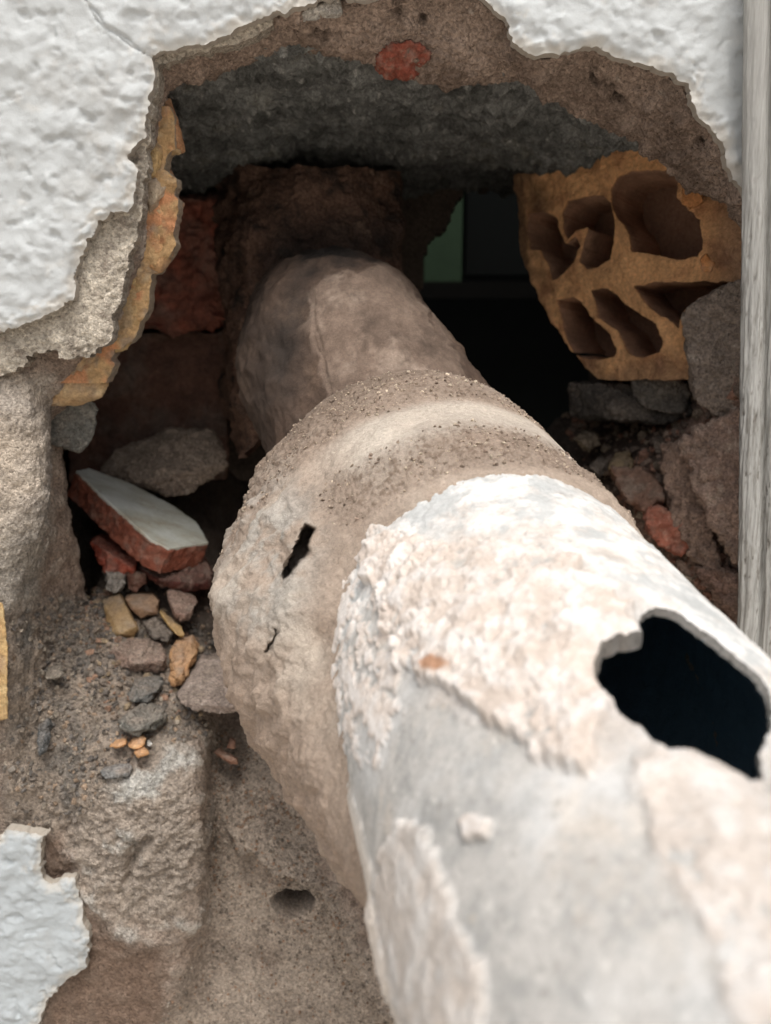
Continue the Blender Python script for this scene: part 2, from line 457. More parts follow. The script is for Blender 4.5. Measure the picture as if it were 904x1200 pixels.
# column spacing weights: by projected size of the visible rows
nx, ny = proj(net)
mid = np.stack([nx[:, 2:5].mean(1), ny[:, 2:5].mean(1)], -1)
wcol = np.linalg.norm(np.roll(mid, -1, 0) - mid, axis=1) + 12
MU = 1150
cs = np.concatenate([[0], np.cumsum(wcol) / wcol.sum()])
tt = np.interp(np.arange(MU) / MU, cs, np.arange(len(net) + 1))
i = np.floor(tt).astype(int); f = (tt - i)[:, None, None]; n_ = len(net)
p0, p1, p2, p3 = net[(i - 1) % n_], net[i % n_], net[(i + 1) % n_], net[(i + 2) % n_]
ring = ((2*f**3-3*f**2+1)*p1 + (f**3-2*f**2+f)*.4*(p2-p0) + (-2*f**3+3*f**2)*p2 + (f**3-f**2)*.4*(p3-p1))
MV = 380
G = resample_uneven(ring.transpose(1, 0, 2), MV, [0.5, 1.1, 1.3, 1.1, 0.9, 0.5]).transpose(1, 0, 2)   # MU, MV
rowt = np.interp(np.linspace(0, 1, MV), np.concatenate([[0], np.cumsum([0.5, 1.1, 1.3, 1.1, 0.9, 0.5]) / 5.4]), np.arange(7))
Gc = np.concatenate([G[-2:], G, G[:2]])
N = grid_normals(Gc)[2:-2]
qx, qy = proj(G)
if (N[:, MV // 2] * (np.array([0.0, 0.1, -0.1]) - G[:, MV // 2])).sum(-1).mean() < 0: N = -N
# region masks (placed on the real surface)
def reg(poly, soft=14, wob=10, sc=90, seed=31):
    s = sdf_poly(qx, qy, poly) + fbm(G, sc, 3, 0.6, seed) * wob
    return sstep(soft, -soft, s)
m_lump = reg([(60,1010),(70,960),(110,900),(150,880),(190,840),(232,850),(240,930),(246,1000),(236,1080),(190,1100),(130,1080),(90,1040)], 34, 40, 60)
m_sand = reg([(246,850),(300,860),(480,1200),(480,1500),(150,1500),(180,1200),(240,1100),(246,980)], 12)
m_ledge = reg([(0,720),(60,700),(110,700),(260,740),(240,860),(150,900),(100,960),(0,980)], 16)
m_left = reg([(-200,430),(60,440),(60,600),(40,740),(-200,760)], 12)
m_right = reg([(660,470),(900,440),(940,800),(700,640)], 10)
m_top = reg([(150,-300),(1000,-300),(1000,260),(820,260),(600,130),(420,100),(190,120)], 10)
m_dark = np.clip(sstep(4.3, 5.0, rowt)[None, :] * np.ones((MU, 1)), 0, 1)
lowf = fbm(G, 26, 4, 0.5, 41); midf = fbm(G, 90, 4, 0.6, 42); hif = fbm(G, 380, 3, 0.65, 43)
rdg = fbm(G, 70, 4, 0.6, 44, ridged=True)
w1, w2, wc = worley(G + 0.0015 * np.stack([midf, hif, lowf], -1), 190, 3)
ve = fbm(np.stack([G[..., 0] * 0.45 + G[..., 2] * 0.3, G[..., 1], G[..., 2] * 0.8 - G[..., 0] * 0.8], -1), 170, 3, 0.6, 46, ridged=True)
disp = (lowf * 0.0045 + midf * 0.0028 + hif * 0.0011)
disp += m_lump * (ve * 0.0040 + rdg * 0.0034 - 0.001)
disp *= (1 - 0.6 * m_sand)
w3, w4, wd = worley(G, 520, 4)
disp += m_sand * (np.clip(0.7 - w3, 0, 1) * 0.0011)
disp += (m_ledge + m_right * 0.6 + m_top * 0.5) * (np.clip(0.6 - w1, 0, 1) * (wc > 0.4) * 0.0042)
disp += m_left * rdg * 0.0012
v5, _, vk = worley(G + 0.003 * np.stack([midf, lowf, hif], -1), 85, 11)
vis = sstep(1.3, 1.9, rowt)[None, :]
disp += m_top * vis * (rdg * 0.0022 + hif * 0.0016 + np.clip(0.55 - v5, 0, 1) * (vk > .5) * 0.008 - sstep(0.25, .5, fbm(G, 60, 4, .62, 49)) * 0.006)
edge0 = sstep(0.6, 1.4, rowt)[None, :]
disp *= 0.25 + 0.75 * edge0
Gd = G + N * disp[..., None]
# the small hole in the sandy mortar
HP = at(343, 1056, 0.021)
dh = np.sqrt((((Gd - HP) * np.array([0.85, 0.1, 1.35])) ** 2).sum(-1)) + fbm(G, 160, 2, 0.5, 47) * 0.0022
hm = sstep(0.0104, 0.0090, dh)
Gd = Gd + np.array([0.004, 0.060, -0.006]) * hm[..., None]
nt_ = sdf_poly(qx, qy, [(152,986),(160,984),(180,980),(178,990),(168,996),(160,1010),(156,1034),(146,1036),(148,1010)]) + midf * 7
Gd = Gd + np.array([0.0, 0.007, 0.0]) * sstep(3, -6, nt_)[..., None]
# the overhanging lip above it
lip = sdf_poly(qx, qy, [(285,1000),(300,990),(350,1010),(375,1035),(400,1075),(430,1130),(410,1120),(385,1080),(362,1045),(320,1030),(295,1022)])
lip = sdf_poly(qx, qy, [(280,1000),(300,996),(318,1018),(345,1026),(375,1040),(392,1080),(420,1140),(450,1190),(500,1190),(460,1040),(380,930),(330,900),(285,900),(262,960)])
lm = sstep(3, -10, lip + fbm(G, 130, 3, 0.6, 48) * 9) * sstep(60, 0, np.abs(lip))
Gd = Gd + np.array([0.0, -0.010, -0.001]) * lm[..., None]
c = np.tile(BROWN, (MU, MV, 1))
c = mixc(c, BEIGE, sstep(-0.1, 0.6, midf) * 0.55)
c = mixc(c, DBROWN, sstep(0.0, 0.5, -midf) * 0.5)
c = mixc(c, mixc(np.tile(lin(196, 180, 160), (MU, MV, 1)), lin(160, 150, 138), sstep(-0.2, 0.4, lowf)), m_left * 0.85)
c = mixc(c, lin(128, 126, 120), m_left * sstep(560, 680, qy) * 0.6)
lc = mixc(np.tile(lin(162, 148, 133), (MU, MV, 1)), lin(190, 188, 180), sstep(0.05, 0.45, lowf + midf * 0.7) * 0.8)
lc = mixc(lc, lin(140, 136, 128), sstep(0.1, 0.7, -ve) * 0.6)
c = mixc(c, lc, m_lump)
sc_ = mixc(np.tile(lin(160, 145, 129), (MU, MV, 1)), lin(132, 117, 103), sstep(-0.2, 0.5, fbm(G, 40, 3, 0.5, 51)))
sc_ = mixc(sc_, lin(176, 158, 140), sstep(0.45, 0.9, wd) * 0.5)
c = mixc(c, sc_, m_sand)
lg = mixc(np.tile(lin(146, 132, 117), (MU, MV, 1)), lin(104, 100, 94), sstep(-0.1, 0.5, fbm(G, 34, 4, 0.6, 52)))
lg = mixc(lg, lin(170, 150, 128), sstep(0.1, 0.6, midf) * 0.5)
c = mixc(c, lg, m_ledge)
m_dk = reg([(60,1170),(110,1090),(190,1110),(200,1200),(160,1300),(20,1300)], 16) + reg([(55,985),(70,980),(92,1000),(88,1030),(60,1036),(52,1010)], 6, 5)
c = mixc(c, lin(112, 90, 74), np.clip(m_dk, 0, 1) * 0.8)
tc_ = mixc(np.tile(lin(162, 140, 123), (MU, MV, 1)), lin(128, 108, 93), sstep(-0.2, 0.4, lowf))
tc_ = mixc(tc_, lin(84, 72, 64), sstep(0.2, 0.5, fbm(G, 60, 4, .62, 49)) * 0.5)  # pits of the top band painted darker, as crevice shade
tc_ = mixc(tc_, lin(182, 170, 156), sstep(0.35, 0.7, fbm(G, 150, 3, 0.6, 53)) * 0.6)
c = mixc(c, tc_, m_top)
rc = mixc(np.tile(lin(172, 140, 120), (MU, MV, 1)), lin(122, 102, 88), sstep(-0.2, 0.4, lowf))
rc = mixc(rc, lin(172, 84, 58), sstep(0.1, 0.5, fbm(G, 40, 3, 0.6, 54)) * reg([(715,520),(800,560),(830,650),(760,640),(700,560)], 14))
c = mixc(c, rc, m_right)
c = mixc(c, lin(70, 60, 53), m_dark * 0.8)  # deep rows coloured darker, standing in for shade inside the hole
c = mixc(c, lin(50, 45, 40), hm * 0.8)  # shade inside the small hole, painted into the mortar colour
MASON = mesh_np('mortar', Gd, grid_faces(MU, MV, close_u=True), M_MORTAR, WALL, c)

# ------------------------------------------------------------------ patches given by a small net
def patch(name, rows, nu, nv, colf, dispf, mat, parent, thick=0.01, back=None, flip=False, **k):
    net = np.array([[at(a, b, y) for a, b, y in r] for r in rows])
    g = cr(net, nu); g = cr(g.transpose(1, 0, 2), nv).transpose(1, 0, 2)
    n = grid_normals(g)
    if (n * (CAMP - g)).sum(-1).mean() < 0: n = -n
    px, py = proj(g)
    v = g + n * dispf(g, px, py)[..., None]
    c = colf(g, px, py)
    bk = g + (np.array(back) if back is not None else -n * thick)
    F = grid_faces(nu, nv)
    return solid(name, v.reshape(-1, 3), bk.reshape(-1, 3), F, np.ones(len(F), bool), mat, parent, c.reshape(-1, 3), **k)

def d_conc(g, px, py):
    st = fbm(g * np.array([0.35, 1.3, 1.0]), 60, 5, 0.62, 62, ridged=True)
    w1, _, wc = worley(g + 0.003 * np.stack([st, st, st], -1), 120, 6)
    v1, _, vc = worley(g, 260, 9)
    rid = np.clip(fbm(g, 42, 5, 0.62, 66, ridged=True), 0, 1)
    return (fbm(g, 18, 4, 0.55, 61) * 0.011 + st * 0.0030 + fbm(g, 170, 5, 0.68, 63) * 0.0028 - rid * 0.005
            + np.clip(0.5 - w1, 0, 1) * (wc > .6) * 0.009 + np.clip(0.5 - v1, 0, 1) * (vc > .6) * 0.003)
def c_conc(g, px, py):
    c = np.tile(lin(132, 132, 127), g.shape[:-1] + (1,))
    n = fbm(g, 36, 5, 0.6, 64)
    c = mixc(c, lin(94, 94, 89), sstep(-0.2, 0.4, n)); c = mixc(c, lin(124, 118, 96), sstep(0.1, 0.5, -n) * 0.4)
    c = mixc(c, lin(170, 168, 160), sstep(0.36, 0.52, fbm(g, 210, 2, 0.5, 65)) * 0.8)
    c = mixc(c, lin(58, 57, 53), sstep(-0.05, 0.4, fbm(g, 90, 5, 0.7, 67)) * 0.6)
    c = mixc(c, lin(46, 44, 40), sstep(0.14, 0.26, g[..., 1]) * 0.6)  # darkens towards the back: cavity shade put into the concrete colour
    return c
patch('lintel', [
  [(120,100,.030),(200,92,.030),(300,62,.030),(420,58,.030),(500,80,.031),(600,84,.034),(680,116,.040),(760,166,.044),(840,200,.046),(900,220,.05)],
  [(120,150,.08),(200,135,.08),(300,110,.08),(420,104,.08),(500,118,.082),(600,124,.085),(670,142,.075),(735,162,.062),(780,180,.056),(900,220,.06)],
  [(120,200,.15),(210,188,.15),(300,165,.15),(420,158,.15),(500,165,.15),(600,172,.15),(650,172,.12),(706,172,.095),(762,172,.07),(900,225,.08)],
  [(120,240,.23),(210,232,.23),(300,208,.23),(420,200,.23),(500,203,.23),(600,204,.23),(640,196,.17),(700,183,.115),(757,173,.085),(900,230,.10)],
  [(120,262,.31),(210,252,.31),(300,232,.31),(420,226,.31),(500,226,.31),(600,224,.31),(628,214,.23),(694,190,.13),(752,174,.095),(900,232,.12)],
 ], 300, 620, c_conc, d_conc, M_CONC, WALL, back=(0, 0.0, 0.05))

# dirty mortar mass behind and beside the top of the elbow
def d_mor(g, px, py): return fbm(g, 30, 5, 0.6, 71) * 0.014 + fbm(g, 220, 4, 0.6, 72) * 0.0016
def c_mor(g, px, py):
    c = np.tile(lin(112, 84, 68), g.shape[:-1] + (1,)); n = fbm(g, 50, 4, 0.6, 73)
    c = mixc(c, lin(60, 50, 44), sstep(-0.1, 0.4, n)); c = mixc(c, lin(44, 38, 34), sstep(20, -20, sdf_poly(px, py, [(330,262),(480,255),(480,300),(400,310),(330,360),(310,420),(300,330)]) + n * 40) * 0.7); return mixc(c, lin(130, 106, 88), sstep(0.1, 0.6, -n) * 0.6)
patch('mortar_block', [
  [(246,200,.22),(300,195,.18),(360,195,.16),(420,195,.17),(474,200,.20)],
  [(250,235,.22),(300,232,.17),(360,232,.15),(420,232,.16),(472,236,.20)],
  [(254,290,.21),(286,284,.15),(340,268,.145),(410,262,.145),(472,272,.18)],
  [(258,400,.20),(282,400,.130),(322,338,.132),(400,304,.136),(472,318,.19)],
  [(276,530,.20),(298,525,.110),(335,380,.19),(400,330,.20),(462,345,.23)],
 ], 220, 220, c_mor, d_mor, M_MORTAR, WALL, back=(0, 0.05, 0))

# ------------------------------------------------------------------ chunks: convex hull > voxel remesh > noise
def chunk(name, pts, parent, colf, mat, vox=0.0009, amp=1.0, cuts=None, world=False, sharp=False, big=0.0012, seed=0, **k):
    P = np.array(pts, float) if world else np.array([at(a, b, y) for a, b, y in pts])
    bm = bmesh.new()
    for p in P: bm.verts.new(p)
    r = bmesh.ops.convex_hull(bm, input=bm.verts[:])
    junk = [e for e in r['geom_unused'] + r['geom_interior'] if isinstance(e, bmesh.types.BMVert)]
    if junk: bmesh.ops.delete(bm, geom=list(set(junk)), context='VERTS')
    bmesh.ops.recalc_face_normals(bm, faces=bm.faces[:])
    me = bpy.data.meshes.new('tmp'); bm.to_mesh(me); bm.free()
    ob = bpy.data.objects.new('tmp', me); COL.objects.link(ob)
    md = ob.modifiers.new('r', 'REMESH'); md.mode = 'VOXEL'; md.voxel_size = vox; md.adaptivity = 0
    dg = bpy.context.evaluated_depsgraph_get(); ev = ob.evaluated_get(dg); m2 = ev.to_mesh()
    V = np.zeros(len(m2.vertices) * 3, np.float32); m2.vertices.foreach_get('co', V); V = V.reshape(-1, 3).astype(float)
    Nn = np.zeros(len(m2.vertices) * 3, np.float32); m2.vertices.foreach_get('normal', Nn); Nn = Nn.reshape(-1, 3)
    L = np.zeros(len(m2.loops), np.int32); m2.loops.foreach_get('vertex_index', L)
    S = np.zeros(len(m2.polygons), np.int32); m2.polygons.foreach_get('loop_total', S)
    ev.to_mesh_clear(); bpy.data.objects.remove(ob); bpy.data.meshes.remove(me)
    st = np.concatenate([[0], np.cumsum(S)[:-1]])
    F = [np.stack([L[st[S == q] + j] for j in range(q)], -1) for q in (3, 4) if (S == q).any()]
    o3 = P.mean(0)
    d = fbm(V, 60, 3, 0.5, 80 + seed) * big * amp * 1.2 + fbm(V, 210, 4, 0.62, 81 + seed) * 0.0011 * amp - np.clip(fbm(V, 110, 3, 0.5, 82 + seed, ridged=True) - 0.45, 0, 1) * 0.0022 * min(amp, 1.6)
    V2 = V + Nn * d[:, None]
    c = colf(V, Nn)
    ob = mesh_np(name, V2 - o3, F, mat, None, c, smooth=True, **k)
    ob.location = o3
    if parent is not None:
        ob.parent = parent
        ob.location = Vector(o3) - parent.location
    return ob

def cf(base, dark, light, sc=90, seed=0, dust=None, dustamt=0.5):
    def f(V, N):
        n = fbm(V, sc * 1.4, 5, 0.68, 90 + seed)
        c = np.tile(np.asarray(base) * 0.86, (len(V), 1))
        c = mixc(c, dark, sstep(0.0, 0.5, n) * 0.8); c = mixc(c, light, sstep(0.05, 0.5, -n) * 0.7)
        if dust is None:
            c = mixc(c, lin(140, 126, 112), np.clip(sstep(-0.1, 0.5, fbm(V, sc * 0.8, 4, 0.6, 95 + seed)) * 0.45 + sstep(0.1, 0.9, N[:, 2]) * 0.3, 0, .7))
        else:
            c = mixc(c, dust, sstep(0.2, 0.9, N[:, 2] + n * 0.5) * dustamt)
        return c
    return f

OC = cf(OCHRE, lin(176, 134, 82), lin(214, 190, 140), 80, 1)
OR = cf(lin(196, 142, 96), lin(160, 106, 68), lin(206, 172, 128), 80, 2)
def slab_pts(outl, Y, thick, jit=0.002, tw=0.0):
    """front outline at depth Y and the same outline pushed back by thick"""
    a = [(x, y, Y + tw * (k % 2)) for k, (x, y) in enumerate(outl)]
    cx = sum(x for x, y in outl) / len(outl); cy = sum(y for x, y in outl) / len(outl)
    b = [(cx + (x - cx) * 0.8 - 4, cy + (y - cy) * 0.8, Y + thick) for x, y in outl]
    c_ = [(cx + (x - cx) * 0.5 - 2, cy + (y - cy) * 0.6 + 2, Y - 0.003) for x, y in outl]
    return a + b + c_
frag = [  # broken edge of the hollow brick along the left side of the hole
 ([(193,122),(200,120),(208,140),(218,174),(210,177),(190,150)], .034, .012, OR),
 ([(186,140),(196,152),(212,177),(196,180),(186,168)], .032, .010, OC),
 ([(178,158),(188,165),(191,185),(185,205),(176,212),(168,190)], .026, .012, OC),
 ([(186,188),(200,200),(211,214),(206,224),(190,228),(184,210)], .040, .012, OR),
 ([(170,208),(188,204),(194,220),(188,240),(176,246),(166,230)], .027, .012, cf(lin(190,168,140), lin(160,134,106), lin(206,190,160), 90, 4)),
 ([(190,228),(206,230),(215,240),(208,256),(196,262),(186,246)], .042, .012, OR),
 ([(176,244),(190,240),(197,256),(196,270),(178,268)], .030, .012, OC),
 ([(168,266),(198,268),(206,284),(200,304),(190,316),(174,318),(164,290)], .030, .014, cf(lin(206,158,104), lin(182,126,78), lin(220,184,132), 90, 5)),
 ([(158,306),(178,316),(172,330),(168,360),(162,382),(150,402),(132,408),(128,390),(140,350)], .030, .014, OC),
 ([(110,392),(132,400),(122,430),(126,446),(118,462),(96,470),(60,472),(50,466),(80,440)], .032, .02, cf(lin(196,160,112), lin(168,128,86), lin(212,184,138), 90, 6)),
]
for k, (o_, y_, t_, f_) in enumerate(frag):
    mx_ = sum(p[0] for p in o_) / len(o_); my_ = sum(p[1] for p in o_) / len(o_)
    o_ = [(mx_ + (a - mx_) * 1.12, my_ + (b - my_) * 1.2) for a, b in o_]
    chunk('brick_fragment', slab_pts(o_, y_, t_, tw=0.003), WALL, f_, M_TERRA, 0.0006, 0.7, seed=k)
chunk('grey_mortar_lump', [(48,472,.045),(108,466,.05),(116,480,.05),(112,505,.055),(104,522,.055),(96,532,.055),(70,524,.055),(52,520,.05),(50,470,.09),(100,475,.09),(95,520,.09),(55,520,.09)],
      WALL, cf(lin(132,130,122), lin(96,94,88), lin(170,164,152), 110, 7), M_MORTAR, 0.0009, 1.3, seed=11)
def och_disp(P, s):
    return fbm(P, 70, 4, .6, 211) * 0.004 + fbm(P, 220, 3, .6, 212) * 0.0012 - sstep(-.004, 0, s) * .002
def och_col(P, s):
    c = mixc(np.tile(lin(188, 150, 100), P.shape[:-1] + (1,)), lin(196, 136, 90), sstep(-.05, .15, fbm(P, 50, 3, .6, 213)))
    c = mixc(c, lin(150, 132, 112), sstep(0, .4, fbm(P, 90, 4, .6, 214)) * .8)
    return mixc(c, lin(206, 182, 140), sstep(.2, .5, fbm(P, 130, 3, .6, 215)) * .6)
sheet('brick_fragment', [(170,115),(198,122),(204,140),(211,172),(196,180),(192,198),(207,214),(199,228),(211,240),(205,256),(198,268),(204,286),(197,306),(188,318),(178,326),(173,350),(167,376),(151,400),(135,412),(129,440),(118,462),(100,468),(60,472),(52,462),(100,420),(120,380),(140,300),(160,200)],
      0.027, 0.012, 0.0008, och_col, och_disp, M_TERRA, (-0.25, -0.08, -0.05, 0.12, -0.2, -0.1, -0.03, 0.10), rag=0.0012, ragscale=160)
# yellow sliver at the far left
chunk('brick_fragment', [(-30,700,.0),(4,706,.0),(10,760,-.002),(9,842,-.002),(-30,850,.0),(-30,700,.02),(0,706,.02),(4,840,.02),(-30,850,.02)], WALL, OC, M_TERRA, 0.0008, 0.4, seed=12)
# chip of old stone in the top edge and the red brick showing through the band
chunk('lime_lump', [(352,14,.006),(398,-2,.006),(402,14,.006),(396,20,.01),(356,26,.01),(350,12,.022),(400,0,.022),(400,18,.022)], WALL, cf(lin(190,182,170), lin(150,140,128), lin(214,208,198), 120, 8), M_MORTAR, 0.0008, 1.0, seed=13)
chunk('brick', [(444,60,.026),(460,50,.022),(484,49,.021),(504,60,.024),(510,76,.030),(484,88,.031),(456,86,.030),(442,72,.028),(442,58,.06),(506,62,.06),(500,86,.06),(446,84,.06)], WALL,
      cf(lin(150,76,56), lin(116,66,52), lin(140,112,94), 220, 9), M_TERRA, 0.0007, 3.0, seed=14)
chunk('brick', [(158,236,0.200),(266,232,0.210),(272,300,0.205),(270,372,0.200),(240,384,0.195),(200,386,0.195),(160,384,0.195),(150,300,0.200),(158,236,0.270),(266,232,0.270),(268,384,0.270),(160,384,0.270)], WALL,
      cf(lin(150,88,68), lin(88,60,50), lin(184,96,68), 45, 10), M_TERRA, 0.0013, 4.0, big=0.0018, seed=15)
chunk('brick', [(90,392,0.210),(266,388,0.220),(268,540,0.215),(262,560,0.215),(80,570,0.205),(90,392,0.300),(266,388,0.300),(266,560,0.300),(80,570,0.300)], WALL,
      cf(lin(112,80,66), lin(84,62,54), lin(132,96,78), 40, 11), M_TERRA, 0.0013, 1.6, seed=16)
# right-hand side: grey mortar below the hollow brick, brown boulders and broken brick
GB = cf(lin(164,146,130), lin(126,112,100), lin(188,172,156), 80, 12)
chunk('mortar_lump', [(800,372,.075),(812,356,.07),(838,338,.06),(880,325,.05),(885,480,.055),(868,488,.06),(842,490,.065),(816,470,.07),(804,420,.075),(800,372,.14),(880,325,.12),(880,485,.12),(810,460,.14)], WALL, GB, M_MORTAR, 0.001, 1.8, seed=17)
chunk('stone', [(798,518,.075),(826,498,.07),(862,482,.055),(890,478,.05),(890,640,.035),(862,660,.035),(840,620,.05),(812,568,.065),(800,540,.08),(798,518,.15),(890,480,.12),(885,660,.12),(810,560,.14)], WALL,
      cf(lin(190,158,138), lin(146,120,104), lin(214,192,170), 70, 13), M_MORTAR, 0.001, 3.6, seed=18)
chunk('stone', [(778,520,.10),(800,520,.09),(820,560,.075),(838,630,.06),(845,670,.05),(815,660,.06),(790,620,.075),(776,570,.09),(778,520,.16),(840,660,.12),(800,640,.14)], WALL,
      cf(lin(172,142,122), lin(132,108,94), lin(192,160,138), 70, 14), M_MORTAR, 0.001, 3.6, seed=19)
chunk('stone', [(815,664,.055),(850,668,.04),(885,680,.03),(890,760,.02),(860,720,.035),(830,690,.05),(815,664,.10),(885,680,.1),(885,760,.1)], WALL,
      cf(lin(156,124,108), lin(112,92,80), lin(170,144,126), 70, 15), M_MORTAR, 0.001, 3.2, seed=20)
chunk('brick_fragment', [(762,590,.085),(790,598,.08),(804,618,.075),(812,636,.07),(800,652,.07),(772,640,.075),(756,616,.08),(762,590,.13),(804,618,.12),(800,650,.12)], WALL,
      cf(lin(186,108,82), lin(146,104,86), lin(196,156,132), 110, 16), M_TERRA, 0.0009, 3.4, seed=21)
chunk('brick_fragment', [(716,548,.115),(750,548,.11),(768,562,.10),(778,586,.09),(755,600,.09),(730,580,.10),(716,548,.16),(768,562,.15),(760,600,.14)], WALL,
      cf(lin(140,100,80), lin(116,90,74), lin(160,126,106), 110, 17), M_TERRA, 0.0009, 3.4, seed=22)
chunk('mortar_lump', [(668,450,.16),(720,446,.15),(808,448,.12),(812,486,.11),(780,498,.12),(740,494,.13),(700,490,.15),(668,488,.17),(668,450,.24),(808,448,.2),(800,490,.2),(680,490,.24)], WALL,
      cf(lin(78,72,66), lin(52,48,45), lin(104,98,90), 60, 18), M_MORTAR, 0.0011, 2.5, seed=23)
chunk('mortar_lump', [(740,446,.125),(770,436,.12),(800,446,.115),(812,462,.11),(800,484,.11),(760,482,.12),(740,466,.125),(745,450,.17),(800,450,.16),(800,480,.16)], WALL,
      cf(lin(112,104,94), lin(70,66,62), lin(168,156,140), 80, 19), M_MORTAR, 0.0009, 2.5, seed=24)

# ------------------------------------------------------------------ hollow clay brick (cells run back and to the right)
def T(pts, ox=580, oy=150, s=2.79): return [(ox + a / s, oy + b / s) for a, b in pts]
HB_OUT = T([(60,150),(180,150),(370,60),(480,30),(600,60),(700,140),(850,230),(880,330),(880,480),(800,505),(740,503),(700,512),(655,540),(618,600),(640,700),(640,822),(340,822),(290,770),(235,705),(190,640),(150,560),(120,500),(85,400),(75,300)])
HB_H = [T([(378,200),(400,160),(450,140),(560,136),(600,150),(604,225),(640,268),(676,300),(684,345),(682,395),(662,426),(600,432),(520,418),(446,405),(440,350),(425,318),(402,300),(384,260)]),
        T([(238,238),(300,224),(352,216),(378,240),(390,300),(392,370),(372,430),(335,460),(302,462),(276,440),(282,390),(300,330),(262,336),(238,368),(222,330),(218,280)]),
        T([(112,280),(160,272),(198,286),(212,330),(230,376),(262,350),(276,380),(262,440),(226,478),(188,500),(170,440),(146,400),(120,400),(106,340)]),
        T([(312,530),(370,522),(440,580),(530,640),(550,700),(540,736),(480,755),(440,740),(400,665),(340,620)]),
        T([(204,560),(262,550),(312,612),(372,662),(404,720),(396,750),(330,760),(262,744),(228,680)]),
        T([(455,516),(520,502),(700,500),(730,506),(690,535),(640,565),(614,610),(602,655),(540,615),(490,570)])]
def hollow_brick():
    # plane of the broken face: given by depth at three pixels
    A, B, C_ = at(614, 213, .19), at(876, 268, .055), at(760, 444, .115)
    n = np.cross(B - A, C_ - A); n /= np.linalg.norm(n)
    if n @ (CAMP - A) < 0: n = -n
    ux = (B - A) / np.linalg.norm(B - A); uz = np.cross(n, ux)
    if uz[2] < 0: uz = -uz
    def onplane(px, py):
        d = rays(px, py); s = ((A - CAMP) @ n) / (d @ n); return CAMP + d * s
    def uv(p):
        q = onplane(p[0], p[1]) - A; return (q @ ux, q @ uz)
    out = [uv(p) for p in HB_OUT]; holes = [[uv(p) for p in h] for h in HB_H]
    o = np.array(out); h = 0.0006
    U = np.arange(o[:, 0].min() - .002, o[:, 0].max() + .002, h); Vv = np.arange(o[:, 1].min() - .002, o[:, 1].max() + .002, h)
    gu, gv = np.meshgrid(U, Vv, indexing='ij')
    s = sdf_poly(gu, gv, out)
    for hh in holes: s = np.maximum(s, -sdf_poly(gu, gv, hh) - 0.0002)
    P = A + gu[..., None] * ux + gv[..., None] * uz
    s = s + fbm(P, 150, 3, 0.6, 101) * 0.0013
    gsu, gsv = np.gradient(s, U, Vv); g = np.sqrt(gsu**2 + gsv**2) + 1e-6
    sn = (s > 0) & (s < h * 1.45)
    gu = gu + np.where(sn, np.clip(-s * gsu / g**2, -h, h), 0); gv = gv + np.where(sn, np.clip(-s * gsv / g**2, -h, h), 0)
    P = A + gu[..., None] * ux + gv[..., None] * uz
    relief = fbm(P, 45, 3, 0.5, 102) * 0.004 + fbm(P, 200, 4, 0.6, 103) * 0.0012
    Pf = P + n * relief[..., None]
    F = grid_faces(*gu.shape); keep = (s < h * 1.45).ravel()[F].all(1) & (s.ravel()[F].min(1) < 0)
    ext = -n * 0.55 + np.array([0.36, 0.85, -0.14]); ext = ext / np.linalg.norm(ext)
    def colr(P, s, deep):
        nn = fbm(P, 60, 4, 0.6, 104)
        c = mixc(np.tile(lin(226, 168, 108), P.shape[:-1] + (1,)), lin(190, 132, 84), sstep(-0.1, 0.5, nn))
        c = mixc(c, lin(206, 150, 92), sstep(0.1, 0.5, -nn) * 0.6)
        px, py = proj(P)
        dusty = sstep(600, 560, 0 * px) * 0 + sstep(815, 870, px)
        c = mixc(c, lin(140, 112, 92), dusty * 0.7)
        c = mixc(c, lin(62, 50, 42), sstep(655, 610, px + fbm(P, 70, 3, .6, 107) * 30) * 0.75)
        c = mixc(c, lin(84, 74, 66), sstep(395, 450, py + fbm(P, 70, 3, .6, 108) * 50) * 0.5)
        return c
    c0 = colr(P, s, 0)
    HB = thing('hollow_brick', 'x', 'x')
    bpy.data.objects.remove(HB)
    # layered extrusion so the cell walls carry vertices
    Ff = F[keep]; e = np.concatenate([Ff[:, [0, 1]], Ff[:, [1, 2]], Ff[:, [2, 3]], Ff[:, [3, 0]]])
    key = np.sort(e, 1); nV = gu.size; key = key[:, 0].astype(np.int64) * (nV + 1) + key[:, 1]
    u_, inv, cnt = np.unique(key, return_inverse=True, return_counts=True); be = e[cnt[inv] == 1]
    ids = np.unique(be); mp = -np.ones(nV, int); mp[ids] = np.arange(len(ids))
    base = Pf.reshape(-1, 3); Vs = [base]; Cs = [c0.reshape(-1, 3)]; Fs = [Ff]; prev = None; off = nV
    for k, dd in enumerate([0.003, 0.009, 0.018, 0.032, 0.055]):
        ring = P.reshape(-1, 3)[ids] + ext * dd
        ring = ring + fbm(ring, 70, 2, 0.5, 105)[:, None] * 0.0006
        Vs.append(ring)
        cc = mixc(np.tile(lin(196, 150, 118), (len(ids), 1)), lin(160, 120, 94), sstep(-.3, .4, fbm(ring, 40, 3, .5, 106)))
        Cs.append(cc)
        a = be[:, 0] if prev is None else prev + mp[be[:, 0]]; b = be[:, 1] if prev is None else prev + mp[be[:, 1]]
        Fs.append(np.stack([b, a, off + mp[be[:, 0]], off + mp[be[:, 1]]], -1)); prev = off; off += len(ids)
    # back plate closing the cells
    Vs2 = (P + ext * 0.08).reshape(-1, 3)[::1]
    Us, Vz = U[::5], Vv[::5]; hu, hv = np.meshgrid(Us, Vz, indexing='ij')
    so = sdf_poly(hu, hv, out); Pb = A + hu[..., None] * ux + hv[..., None] * uz + ext * 0.0545
    FB = grid_faces(*hu.shape); FB = FB[(so.ravel()[FB] < 0.001).all(1)] + off
    Vs.append(Pb.reshape(-1, 3)); Cs.append(np.tile(lin(150, 112, 88), (hu.size, 1)))
